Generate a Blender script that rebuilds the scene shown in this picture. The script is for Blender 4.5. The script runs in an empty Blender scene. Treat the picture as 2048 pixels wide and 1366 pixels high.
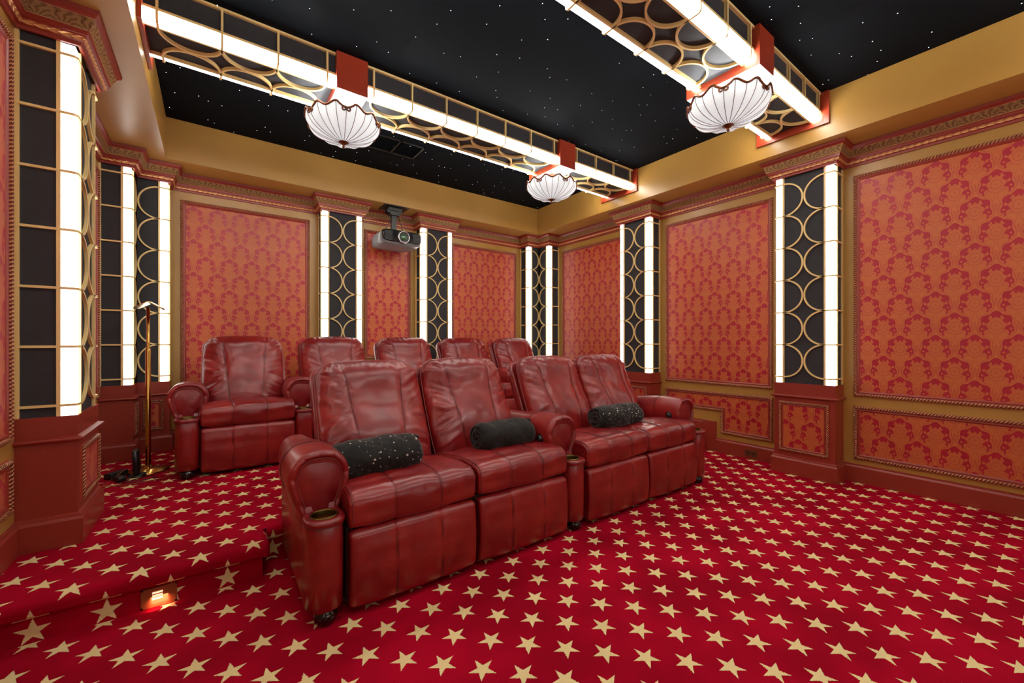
import bpy, math, random
from mathutils import Vector, noise as mnoise
PI = math.pi
S = bpy.context.scene
COL = S.collection

# ------------------------------------------------------------------ camera, world, exposure
cam_data = bpy.data.cameras.new('camera')
cam = bpy.data.objects.new('camera', cam_data)
COL.objects.link(cam)
cam.location = (0.0, 0.0, 1.2)
cam.rotation_euler = (PI / 2, 0, -math.radians(36.2846))
cam_data.sensor_width = 36.0
cam_data.lens = 819.24 / 2048 * 36.0
cam_data.shift_y = 0.00077
cam_data.clip_start = 0.02
S.camera = cam
world = bpy.data.worlds.new('world')
S.world = world
world.use_nodes = True
world.node_tree.nodes['Background'].inputs[0].default_value = (0.02, 0.018, 0.016, 1)
world.node_tree.nodes['Background'].inputs[1].default_value = 0.3
S.view_settings.view_transform = 'Standard'
S.view_settings.look = 'None'
S.view_settings.exposure = EXPOSURE = 1.95
S.view_settings.gamma = 1.0
S.view_settings.use_curve_mapping = False
S.cycles.max_bounces = 7
S.cycles.diffuse_bounces = 4
S.cycles.glossy_bounces = 3
S.cycles.use_denoising = True
S.cycles.adaptive_threshold = 0.015
S.cycles.sample_clamp_indirect = 6.0
S.cycles.caustics_reflective = False
S.cycles.caustics_refractive = False
BEAM_STRIP = 4.8     # and of the brighter ones in the ceiling beams
STRIP = 1.15          # emission of the fluorescent strips

# ------------------------------------------------------------------ room numbers (metres)
XL, XR, YB, YF = -0.765, 4.48, 5.287, -3.0
ZS, ZC, ZP = 2.88, 3.26, 0.175
D = 0.215
RX0, RX1, RY1, RY0 = -0.333, 4.079, 4.884, -2.6
NOSE_Y = 2.42

# ------------------------------------------------------------------ node helpers
def lin(r, g, b):
    f = lambda c: (c / 255.0 / 12.92) if c / 255.0 <= 0.04045 else ((c / 255.0 + 0.055) / 1.055) ** 2.4
    return (f(r), f(g), f(b), 1.0)

class X:
    """a float socket or constant with arithmetic"""
    nt = None
    def __init__(s, v): s.v = v
    @staticmethod
    def op(o, *a, clamp=False):
        n = X.nt.nodes.new('ShaderNodeMath'); n.operation = o; n.use_clamp = clamp
        for i, q in enumerate(a):
            q = q.v if isinstance(q, X) else q
            if isinstance(q, (int, float)): n.inputs[i].default_value = float(q)
            else: X.nt.links.new(q, n.inputs[i])
        return X(n.outputs[0])
    def __add__(s, o): return X.op('ADD', s, o)
    __radd__ = __add__
    def __sub__(s, o): return X.op('SUBTRACT', s, o)
    def __rsub__(s, o): return X.op('SUBTRACT', o, s)
    def __mul__(s, o): return X.op('MULTIPLY', s, o)
    __rmul__ = __mul__
    def __truediv__(s, o): return X.op('DIVIDE', s, o)
    def lt(s, o): return X.op('LESS_THAN', s, o)
    def gt(s, o): return X.op('GREATER_THAN', s, o)
    def abs(s): return X.op('ABSOLUTE', s)
    def sin(s): return X.op('SINE', s)
    def cos(s): return X.op('COSINE', s)
    def max(s, o): return X.op('MAXIMUM', s, o)
    def min(s, o): return X.op('MINIMUM', s, o)
    def floor(s): return X.op('FLOOR', s)
    def mod(s, o): return X.op('FLOORED_MODULO', s, o)
    def sqrt(s): return X.op('SQRT', s)
    def step(s, a, b):
        n = X.nt.nodes.new('ShaderNodeMapRange'); n.interpolation_type = 'SMOOTHSTEP'
        X.nt.links.new(s.v, n.inputs[0])
        n.inputs[1].default_value = a; n.inputs[2].default_value = b
        return X(n.outputs[0])
def atan2(a, b): return X.op('ARCTAN2', a, b)
def length(a, b): return (a * a + b * b).sqrt()

def newmat(name):
    m = bpy.data.materials.new(name); m.use_nodes = True
    X.nt = m.node_tree
    return m, m.node_tree, m.node_tree.nodes['Principled BSDF']
def setp(p, **k):
    names = dict(rough='Roughness', metal='Metallic', spec='Specular IOR Level', coat='Coat Weight', coatr='Coat Roughness',
                 sheen='Sheen Weight', sheenr='Sheen Roughness', trans='Transmission Weight', em='Emission Strength', alpha='Alpha', aniso='Anisotropic')
    for a, b in k.items():
        p.inputs[names[a]].default_value = b
def mixc(fac, a, b):
    n = X.nt.nodes.new('ShaderNodeMix'); n.data_type = 'RGBA'
    for i, q in ((0, fac), (6, a), (7, b)):
        q = q.v if isinstance(q, X) else q
        if isinstance(q, (int, float)): n.inputs[i].default_value = q
        elif isinstance(q, tuple): n.inputs[i].default_value = q
        else: X.nt.links.new(q, n.inputs[i])
    return n.outputs[2]
def coords(kind='Object', scale=None):
    tc = X.nt.nodes.new('ShaderNodeTexCoord')
    o = tc.outputs[kind]
    if scale is not None:
        mp = X.nt.nodes.new('ShaderNodeMapping'); mp.inputs['Scale'].default_value = scale
        X.nt.links.new(o, mp.inputs[0]); o = mp.outputs[0]
    return o
def sepxy(o):
    s = X.nt.nodes.new('ShaderNodeSeparateXYZ'); X.nt.links.new(o, s.inputs[0])
    return X(s.outputs[0]), X(s.outputs[1]), X(s.outputs[2])
def noisef(vec, scale, detail=2.0, rough=0.5, dist=0.0):
    n = X.nt.nodes.new('ShaderNodeTexNoise')
    n.inputs['Scale'].default_value = scale; n.inputs['Detail'].default_value = detail
    n.inputs['Roughness'].default_value = rough; n.inputs['Distortion'].default_value = dist
    X.nt.links.new(vec, n.inputs['Vector'])
    return X(n.outputs['Fac'])
def vor(vec, scale, feature='F1', out='Distance', rnd=1.0):
    n = X.nt.nodes.new('ShaderNodeTexVoronoi'); n.feature = feature
    n.inputs['Scale'].default_value = scale; n.inputs['Randomness'].default_value = rnd
    X.nt.links.new(vec, n.inputs['Vector'])
    return n.outputs[out]
def bump(p, h, strength=0.3, dist=0.01):
    b = X.nt.nodes.new('ShaderNodeBump'); b.inputs['Strength'].default_value = strength; b.inputs['Distance'].default_value = dist
    X.nt.links.new(h.v, b.inputs['Height']); X.nt.links.new(b.outputs[0], p.inputs['Normal'])
def link(a, b): X.nt.links.new(a.v if isinstance(a, X) else a, b)

def plain(name, col, rough=0.5, metal=0.0, bumpk=None, **k):
    m, nt, p = newmat(name)
    p.inputs['Base Color'].default_value = col
    setp(p, rough=rough, metal=metal, **k)
    if bumpk:
        sc, st, ds = bumpk
        bump(p, noisef(coords(), sc, 3), st, ds)
    return m
def painted(name, c1, c2, rough, sc=3.0, bs=60.0, bstr=0.05):
    m, nt, p = newmat(name)
    co = coords()
    link(mixc(noisef(co, sc, 3), c1, c2), p.inputs['Base Color'])
    setp(p, rough=rough, spec=0.65)
    bump(p, noisef(co, bs, 2), bstr, 0.002)
    return m
def emit(name, col, s):
    m, nt, p = newmat(name)
    p.inputs['Base Color'].default_value = (0.8, 0.8, 0.8, 1)
    p.inputs['Emission Color'].default_value = col
    setp(p, em=s, rough=0.2)
    return m

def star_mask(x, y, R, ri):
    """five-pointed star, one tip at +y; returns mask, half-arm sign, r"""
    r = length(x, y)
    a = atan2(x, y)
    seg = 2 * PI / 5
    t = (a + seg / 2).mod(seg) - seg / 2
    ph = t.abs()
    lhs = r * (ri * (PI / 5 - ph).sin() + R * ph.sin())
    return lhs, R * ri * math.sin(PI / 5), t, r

def mat_carpet():
    m, nt, p = newmat('star_carpet')
    uv = coords('UV')
    u, v, _ = sepxy(uv)
    # woven jagged edge
    jag = (noisef(uv, 260, 0) - 0.5) * 0.007
    h = 0.1065
    def lat(du, dv):
        x = (u - 1.441 + du + h).mod(2 * h) - h
        y = (v - 1.062 + dv + h).mod(2 * h) - h
        return x, y
    res = None
    for du, dv in ((0, 0), (h, h)):
        x, y = lat(du, dv)
        lhs, rhs, t, r = star_mask(x + jag, y, 0.054, 0.0205)
        k = lhs.lt(rhs)
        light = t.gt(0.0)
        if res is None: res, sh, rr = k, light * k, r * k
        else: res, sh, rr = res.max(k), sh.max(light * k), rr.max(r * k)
    pile = noisef(uv, 700, 2)
    big = noisef(uv, 2.2, 3)
    red = mixc(big.step(0.35, 0.68), (0.34, 0.0010, 0.015, 1), (0.52, 0.0020, 0.026, 1))
    red = mixc(pile * 0.35, red, (0.27, 0.001, 0.012, 1))
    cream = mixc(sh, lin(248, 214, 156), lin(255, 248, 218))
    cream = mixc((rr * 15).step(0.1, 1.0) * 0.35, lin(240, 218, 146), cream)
    cream = mixc(pile.step(0.3, 0.7) * 0.5, cream, lin(255, 240, 200))
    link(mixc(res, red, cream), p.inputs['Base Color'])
    setp(p, rough=0.95, spec=0.08)
    bump(p, pile + res * 0.6, 0.5, 0.004)
    return m

def mat_damask():
    m, nt, p = newmat('damask_silk')
    uv = coords('UV')
    u, v, _ = sepxy(uv)
    PXX, PZ = 0.201, 0.3333
    red = None
    for k in (0, 1):
        x = (u + PXX / 2 + k * PXX / 2).mod(PXX) - PXX / 2
        y = (v + PZ / 2 + k * PZ / 2).mod(PZ) - PZ / 2
        ax = x.abs()
        yy = y - 0.055
        r = length(ax * 1.0, yy * 0.80)
        th = atan2(ax, yy * 0.80)                       # 0 up .. pi down
        lob = ((th * 6.6).cos()) 
        r2 = 0.079 + lob * 0.0065
        r1 = 0.045 + (th * 6.6).cos() * -0.006
        band = r.lt(r2) * r.gt(r1) * th.lt(2.02)
        # orange petals that grow into the band
        pet = ((th * 6.6 + 3.3).cos()).gt(0.86) * r.lt(0.064)
        dots = length((ax - 0.030), (yy - 0.052)).lt(0.0075)
        dots = dots.max(length((ax - 0.060), (yy - 0.018)).lt(0.0075))
        dots = dots.max(length((ax - 0.066), (yy + 0.022)).lt(0.007))
        tul = length(ax * 1.3, (yy - 0.052) * 0.9).lt(0.0125)
        core = (ax.lt(0.003) * yy.gt(0.02) * yy.lt(0.05))
        body = band * (1 - pet) * (1 - dots) * (1 - tul)
        # little leaf shapes in red below the crown tips
        leaf = length((ax - 0.058) * 2.3, yy + 0.045).lt(0.022)
        body = body.max(leaf * (1 - length((ax - 0.052) * 2.6, yy + 0.047).lt(0.015)))
        # fine engraved veins
        vein = ((th * 17.0).sin().abs().lt(0.20)) * r.lt(0.046) * r.gt(0.012)
        ring = ((r * 300).sin().gt(0.90)) * r.lt(0.05)
        outl = (r - (0.089 + lob * 0.005)).abs().lt(0.0011) * th.lt(2.5)
        fan = (((atan2(ax, (y + 0.155))) * 26).sin().gt(0.72)) * length(ax, y + 0.155).lt(0.075) * length(ax, y + 0.155).gt(0.018)
        stem = (ax - 0.012 - (y * 60).sin() * 0.006).abs().lt(0.0010) * y.lt(-0.01)
        lines = (vein.max(ring).max(outl).max(fan).max(stem)) * 0.55
        tot = body.max(lines)
        red = tot if red is None else red.max(tot)
    wv = noisef(coords('UV', (40, 400, 1)), 3, 2)
    slub = noisef(coords('UV', (3, 160, 1)), 1.5, 2)
    org = mixc(wv * 0.5 + slub * 0.3, lin(184, 92, 46), lin(212, 114, 62))
    crim = mixc(wv, lin(158, 18, 42), lin(184, 30, 54))
    link(mixc(red, org, crim), p.inputs['Base Color'])
    rg = red * -0.05 + 0.40
    link(rg, p.inputs['Roughness'])
    setp(p, spec=0.55, sheen=0.25, sheenr=0.35)
    p.inputs['Sheen Tint'].default_value = (1.0, 0.35, 0.4, 1)
    bump(p, red * -0.5 + wv * 0.5, 0.25, 0.002)
    return m

def mat_carved():
    """gilded acanthus frieze: u along, v across (0..1)"""
    m, nt, p = newmat('gilded_carving')
    uv = coords('UV')
    u, v, _ = sepxy(uv)
    w = (u * 11.0)
    c = w.mod(1.0) - 0.5
    ang = atan2(c, v + 0.12)
    leafs = (ang * 13.0 + (length(c, v) * 9).sin() * 1.2).sin()
    n = noisef(coords('UV', (55, 5, 1)), 1.0, 3, 0.6, 2.5)
    swirl = (n * 34).sin()
    h = leafs * 0.5 + swirl * 0.5
    edge = v.step(0.0, 0.1) * (1 - v.step(0.9, 1.0))
    h = h * edge
    g = h.step(-0.9, 0.15)
    link(mixc(g, lin(150, 44, 34), lin(246, 206, 142)), p.inputs['Base Color'])
    link(g * 0.45, p.inputs['Metallic'])
    setp(p, rough=0.34)
    bump(p, h, 1.0, 0.010)
    return m

def mat_bead(name='gilded_bead', freq=24.0, red=(150, 44, 34), gold=(232, 176, 116)):
    """egg and dart / leaf bead"""
    m, nt, p = newmat(name)
    uv = coords('UV')
    u, v, _ = sepxy(uv)
    c = ((u * freq + (v - 0.5).abs() * 0.9).mod(1.0) - 0.5) * 2
    h = 1 - length(c * 0.95, (v - 0.5) * 1.7)
    n = noisef(uv, 320, 1)
    g = (h + n * 0.4).step(0.05, 0.55)
    link(mixc(g, lin(*red), lin(*gold)), p.inputs['Base Color'])
    link(g * 0.35, p.inputs['Metallic'])
    setp(p, rough=0.3)
    bump(p, h, 1.0, 0.006)
    return m

def mat_rope():
    m, nt, p = newmat('gilded_rope_moulding')
    uv = coords('UV')
    u, v, _ = sepxy(uv)
    h = ((u * 52.0 + v * 1.1) * 2 * PI).sin()
    n = noisef(uv, 200, 1)
    g = (h + n * 0.8 - 0.4).step(-0.5, 0.7)
    link(mixc(g, lin(120, 44, 32), lin(226, 166, 116)), p.inputs['Base Color'])
    link(g * 0.4, p.inputs['Metallic'])
    setp(p, rough=0.3)
    bump(p, h, 0.9, 0.004)
    return m

def mat_leather():
    m, nt, p = newmat('red_leather')
    co = coords()
    n1 = noisef(co, 3.2, 3, 0.6)
    n2 = noisef(coords('Object', (1, 1, 1)), 9.0, 3, 0.6, 0.4)
    base = mixc(n1.step(0.35, 0.7), (0.205, 0.0045, 0.0075, 1), (0.345, 0.0180, 0.0150, 1))
    link(base, p.inputs['Base Color'])
    link(n2 * 0.18 + 0.26, p.inputs['Roughness'])
    setp(p, spec=0.65, coat=0.25, coatr=0.16)
    grain = noisef(co, 420, 1)
    creases = noisef(coords('Object', (1.0, 1.0, 1.4)), 7.0, 2, 0.5, 0.6)
    bump(p, grain * 0.06 + creases * 0.8, 0.30, 0.010)
    return m

def mat_sky_ceiling():
    m, nt, p = newmat('black_star_ceiling')
    co = coords()
    x, y, z = sepxy(co)
    vn = nt.nodes.new('ShaderNodeTexVoronoi'); vn.voronoi_dimensions = '2D'; vn.inputs['Scale'].default_value = 4.6
    nt.links.new(co, vn.inputs['Vector'])
    v = X(vn.outputs['Distance'])
    dot = v.lt(0.0140)
    n = noisef(co, 1.3, 1)
    dot = dot * n.gt(0.42)
    link(mixc(noisef(co, 300, 1), (0.0020, 0.0034, 0.0058, 1), (0.0048, 0.0070, 0.0105, 1)), p.inputs['Base Color'])
    seam = None
    for q in (0.22, 1.10, 1.98, 3.20):
        s = (x - q).abs().lt(0.0035); seam = s if seam is None else seam.max(s)
    for q in (1.10, 2.72, 4.33):
        seam = seam.max((y - q).abs().lt(0.0035))
    setp(p, rough=0.85, spec=0.10)
    p.inputs['Emission Color'].default_value = (0.85, 0.92, 1, 1)
    link(dot * 0.8, p.inputs['Emission Strength'])
    bump(p, noisef(co, 500, 1) * 0.15 - seam * 3, 0.5, 0.003)
    return m

def mat_velvet_stars(name, dens, stars=True):
    m, nt, p = newmat(name)
    co = coords()
    base = mixc(noisef(co, 30, 3), (0.006, 0.006, 0.006, 1), (0.022, 0.021, 0.019, 1))
    if stars:
        uv = coords('UV')
        n = nt.nodes.new('ShaderNodeTexVoronoi'); n.inputs['Scale'].default_value = dens
        n.inputs['Randomness'].default_value = 0.9
        nt.links.new(uv, n.inputs['Vector'])
        sb = nt.nodes.new('ShaderNodeVectorMath'); sb.operation = 'SUBTRACT'
        sc = nt.nodes.new('ShaderNodeVectorMath'); sc.operation = 'SCALE'; sc.inputs['Scale'].default_value = dens
        nt.links.new(uv, sc.inputs[0])
        # voronoi position is already in unscaled space
        nt.links.new(uv, sb.inputs[0]); nt.links.new(n.outputs['Position'], sb.inputs[1])
        dx, dy, _ = sepxy(sb.outputs[0])
        cr, cg, cb = sepxy(n.outputs['Color'])
        sz = cr * cr * 0.0062 + 0.0022
        lhs, rhs, t, r = star_mask(dx / sz, dy / sz, 1.0, 0.42)
        k = lhs.lt(rhs) * cg.gt(0.22)
        base = mixc(k, base, (0.85, 0.83, 0.80, 1))
        link(k * 0.6, p.inputs['Metallic'])
    link(base, p.inputs['Base Color'])
    setp(p, rough=0.75, sheen=0.22, sheenr=0.4, spec=0.25)
    bump(p, noisef(co, 130, 3) * 0.6 + noisef(co, 14, 2), 0.6, 0.008)
    return m

def mat_fabric_black():
    m, nt, p = newmat('charcoal_acoustic_fabric')
    co = coords()
    n = noisef(co, 420, 2)
    b = noisef(co, 20, 3)
    link(mixc(n, (0.018, 0.018, 0.021, 1), mixc(b, (0.050, 0.052, 0.060, 1), (0.072, 0.074, 0.084, 1))), p.inputs['Base Color'])
    setp(p, rough=0.7, spec=0.3)
    bump(p, n, 0.4, 0.002)
    return m

M = {}
M['mustard'] = painted('mustard_wall_paint', lin(178, 136, 64), lin(188, 146, 74), 0.33)
M['red'] = painted('dark_red_paint', lin(146, 48, 36), lin(154, 54, 40), 0.36)
M['redwood'] = painted('orange_red_lacquer', lin(166, 60, 38), lin(174, 66, 42), 0.3)
M['black_ceiling'] = mat_sky_ceiling()
M['carpet'] = mat_carpet()
M['damask'] = mat_damask()
M['carved'] = mat_carved()
M['bead'] = mat_bead()
M['rope'] = mat_rope()
M['leather'] = mat_leather()
M['piping'] = plain('leather_piping', (0.23, 0.02, 0.022, 1), 0.35, spec=0.6)
M['seam'] = plain('seam_thread', (0.07, 0.006, 0.008, 1), 0.6)
M['dark_inside'] = plain('dark_upholstery', (0.02, 0.003, 0.004, 1), 0.8)
M['fabric'] = mat_fabric_black()
M['gold'] = plain('gold_painted_metal', lin(248, 220, 152), 0.42, 0.0, None, spec=0.5)
M['strip'] = emit('fluorescent_acrylic', (1.0, 0.985, 0.95, 1), STRIP)
M['beam_strip'] = emit('beam_fluorescent_acrylic', (1.0, 0.985, 0.95, 1), BEAM_STRIP)
M['silver'] = plain('silver_white_lacquer', lin(214, 218, 220), 0.28, 0.15)
M['brass'] = plain('polished_brass', lin(200, 160, 84), 0.16, 1.0)
M['bronze'] = plain('aged_bronze', lin(120, 66, 36), 0.35, 0.6, (40, 0.2, 0.004))
M['black_gloss'] = plain('black_gloss_wood', (0.006, 0.006, 0.007, 1), 0.10, 0.0, None, coat=0.5)
M['black_plastic'] = plain('black_plastic', (0.010, 0.010, 0.011, 1), 0.35)
M['grey_plastic'] = plain('grey_plastic', lin(120, 124, 130), 0.32)
M['chrome'] = plain('satin_chrome', lin(200, 200, 205), 0.2, 1.0)
M['lens'] = plain('green_coated_lens', lin(60, 110, 70), 0.05, 0.2, None, coat=1.0)
M['velvet_star'] = mat_velvet_stars('black_velvet_silver_stars', 24.0)
M['velvet_star_fine'] = mat_velvet_stars('black_velvet_fine_stars', 30.0)
M['fleece'] = mat_velvet_stars('black_fleece', 20, False)
M['outlet'] = plain('brown_outlet', lin(112, 62, 40), 0.4)
M['step_lens'] = emit('step_light_lens', (1.0, 0.5, 0.3, 1), 0.4)
M['copper'] = plain('copper_plate', lin(150, 84, 50), 0.35, 0.4)

# ------------------------------------------------------------------ mesh builder
class MB:
    def __init__(s): s.v = []; s.f = []; s.mi = []; s.uv = []; s.sm = []
    def vert(s, p): s.v.append(tuple(p)); return len(s.v) - 1
    def face(s, idx, mi=0, uv=None, smooth=False):
        s.f.append(tuple(idx)); s.mi.append(mi); s.uv.append(uv); s.sm.append(smooth)
    def quad(s, a, b, c, d, mi=0, uv=None, smooth=False):
        i = len(s.v); s.v += [tuple(a), tuple(b), tuple(c), tuple(d)]
        s.face((i, i + 1, i + 2, i + 3), mi, uv, smooth)
    def box(s, x0, x1, y0, y1, z0, z1, mi=0, fr=None):
        P = [(x0, y0, z0), (x1, y0, z0), (x1, y1, z0), (x0, y1, z0), (x0, y0, z1), (x1, y0, z1), (x1, y1, z1), (x0, y1, z1)]
        if fr: P = [fr(*p) for p in P]
        i = len(s.v); s.v += [tuple(p) for p in P]
        for q in ((0, 3, 2, 1), (4, 5, 6, 7), (0, 1, 5, 4), (1, 2, 6, 5), (2, 3, 7, 6), (3, 0, 4, 7)):
            s.face([i + k for k in q], mi)
    def loft(s, secs, mi=0, cap=True, smooth=True, closed=True):
        n = len(secs[0]); base = len(s.v)
        for sec in secs: s.v += [tuple(p) for p in sec]
        for k in range(len(secs) - 1):
            for j in range(n if closed else n - 1):
                j2 = (j + 1) % n
                a = base + k * n
                s.face((a + j, a + j2, a + n + j2, a + n + j), mi, None, smooth)
        if cap and closed:
            s.face([base + j for j in range(n)][::-1], mi, None, False)
            s.face([base + (len(secs) - 1) * n + j for j in range(n)], mi, None, False)
    def tube(s, pts, r, n=8, mi=0, closed=False, cap=True):
        pts = [Vector(p) for p in pts]
        N = len(pts); secs = []
        prev = None
        for i in range(N):
            if closed: t = pts[(i + 1) % N] - pts[i - 1]
            else: t = pts[min(i + 1, N - 1)] - pts[max(i - 1, 0)]
            if t.length < 1e-9: t = Vector((0, 0, 1))
            t.normalize()
            if prev is None:
                up = Vector((0, 0, 1)) if abs(t.z) < 0.9 else Vector((1, 0, 0))
                a = t.cross(up).normalized()
            else:
                a = (prev - t * prev.dot(t))
                a = a.normalized() if a.length > 1e-6 else t.orthogonal().normalized()
            prev = a
            b = t.cross(a)
            rr = r[i] if isinstance(r, (list, tuple)) else r
            secs.append([pts[i] + a * (rr * math.cos(2 * PI * k / n)) + b * (rr * math.sin(2 * PI * k / n)) for k in range(n)])
        if closed: secs.append(secs[0])
        s.loft(secs, mi, cap and not closed)
    def lathe(s, prof, c=(0, 0, 0), n=32, mi=0, cap=False, axis='z'):
        secs = []
        for r, h in prof:
            ring = []
            for k in range(n):
                a = 2 * PI * k / n
                if axis == 'z': ring.append((c[0] + r * math.cos(a), c[1] + r * math.sin(a), c[2] + h))
                elif axis == 'y': ring.append((c[0] + r * math.cos(a), c[1] + h, c[2] + r * math.sin(a)))
                else: ring.append((c[0] + h, c[1] + r * math.cos(a), c[2] + r * math.sin(a)))
            secs.append(ring)
        s.loft(secs, mi, cap)
    def sweep(s, pts, prof, fr, closed=False, pclosed=False, mats=None, smooth=False, uvw=None, caps=True):
        """pts: 2D path (u,v); prof: [(offset to the left, height)]; fr(u,v,h)->xyz"""
        N = len(pts); P = [Vector(p) for p in pts]
        def nrm(a, b):
            d = (b - a).normalized(); return Vector((-d.y, d.x))
        mit = []
        for i in range(N):
            if closed or 0 < i < N - 1:
                n0 = nrm(P[i - 1], P[i]); n1 = nrm(P[i], P[(i + 1) % N])
                m = (n0 + n1); m = m / max(1e-6, m.dot(n0)) if m.length > 1e-6 else n0
                # m scaled so that m.n0 == 1
            elif i == 0: m = nrm(P[0], P[1])
            else: m = nrm(P[-2], P[-1])
            mit.append(m)
        M_ = len(prof); segs = N if closed else N - 1
        psegs = M_ if pclosed else M_ - 1
        L = 0.0
        for i in range(segs):
            j = (i + 1) % N
            d = (P[j] - P[i]).length; dd = (P[j] - P[i]).normalized()
            b = len(s.v)
            for (o, h) in prof:
                a_ = P[i] + mit[i] * o; b_ = P[j] + mit[j] * o
                s.v.append(tuple(fr(a_.x, a_.y, h))); s.v.append(tuple(fr(b_.x, b_.y, h)))
            for k in range(psegs):
                k2 = (k + 1) % M_
                mi = mats[k] if mats else 0
                a_ = (P[i] + mit[i] * prof[k][0] - P[i]).dot(dd); b_ = (P[j] + mit[j] * prof[k][0] - P[i]).dot(dd)
                v0, v1 = (uvw[k] if uvw else (0.0, 1.0))
                s.face((b + 2 * k, b + 2 * k + 1, b + 2 * k2 + 1, b + 2 * k2), mi,
                       [(L + a_, v0), (L + b_, v0), (L + b_, v1), (L + a_, v1)], smooth)
            L += d
        if caps and not closed and pclosed:
            for e, idx in ((0, 0), (N - 1, 1)):
                q = [fr((P[e] + mit[e] * o).x, (P[e] + mit[e] * o).y, h) for o, h in prof]
                i0 = len(s.v); s.v += [tuple(x) for x in q]
                s.face(list(range(i0, i0 + M_)), mats[0] if mats else 0)
    def mesh(s, name, mats):
        me = bpy.data.meshes.new(name)
        me.from_pydata(s.v, [], s.f)
        for m in (mats if isinstance(mats, (list, tuple)) else [mats]): me.materials.append(m)
        me.polygons.foreach_set('material_index', s.mi)
        me.polygons.foreach_set('use_smooth', s.sm)
        if any(u is not None for u in s.uv):
            lay = me.uv_layers.new(name='UVMap')
            k = 0
            for f, u in zip(s.f, s.uv):
                for q in range(len(f)):
                    if u is not None: lay.data[k].uv = u[q]
                    k += 1
        me.validate()
        return me
    def build(s, name, mats, parent=None, weld=False):
        if parent is not None and not parent.get('_local'):
            l = parent_world(parent)
            s.v = [(a - l.x, b - l.y, c - l.z) for a, b, c in s.v]
        me = s.mesh(name, mats)
        return put(name, me, parent)
def parent_world(o):
    l = Vector(o.location)
    while o.parent: o = o.parent; l += Vector(o.location)
    return l
def put(name, me, parent=None, loc=(0, 0, 0), rot=(0, 0, 0)):
    o = bpy.data.objects.new(name, me); COL.objects.link(o)
    o.location = loc; o.rotation_euler = rot
    if parent is not None: o.parent = parent
    return o
def thing(name, label, cat, loc=(0, 0, 0), rotz=0, group=None):
    o = bpy.data.objects.new(name, None); COL.objects.link(o)
    o.empty_display_size = 0.1
    o.location = loc; o.rotation_euler = (0, 0, rotz)
    return tag(o, label, cat, group)
def tag(o, label, cat, group=None):
    o['label'] = label; o['category'] = cat
    if group: o['group'] = group
    return o
def struct(o):
    o['kind'] = 'structure'; return o
def smooth_by_angle(o, deg=40):
    me = o.data
    try:
        me.set_sharp_from_angle(angle=math.radians(deg))
    except Exception: pass

# ================================================================== ROOM SHELL
def pil_plan():
    """wall line with every pilaster break, walked right wall, back wall, left wall (room on the left hand)"""
    f = XR - D; g = XL + D; b = YB - D
    return [(XR, YF), (XR, -0.64), (f, -0.64), (f, -0.175), (XR, -0.175), (XR, 1.178), (f, 1.178), (f, 1.645), (XR, 1.645),
            (XR, 2.998), (f, 2.998), (f, 3.462), (XR, 3.462), (XR, 4.829), (f, 4.829), (f, b), (4.043, b), (4.043, YB),
            (2.705, YB), (2.705, b), (2.243, b), (2.243, YB), (1.482, YB), (1.482, b), (1.020, b), (1.020, YB),
            (-0.321, YB), (-0.321, b), (g, b), (g, 4.829), (XL, 4.829), (XL, 3.474), (g, 3.474), (g, 3.006), (XL, 3.006),
            (XL, 1.645), (g, 1.645), (g, 1.178), (XL, 1.178), (XL, -0.175), (g, -0.175), (g, -0.64), (XL, -0.64), (XL, YF)]
FR0 = lambda u, v, h: (u, v, h)

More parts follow.
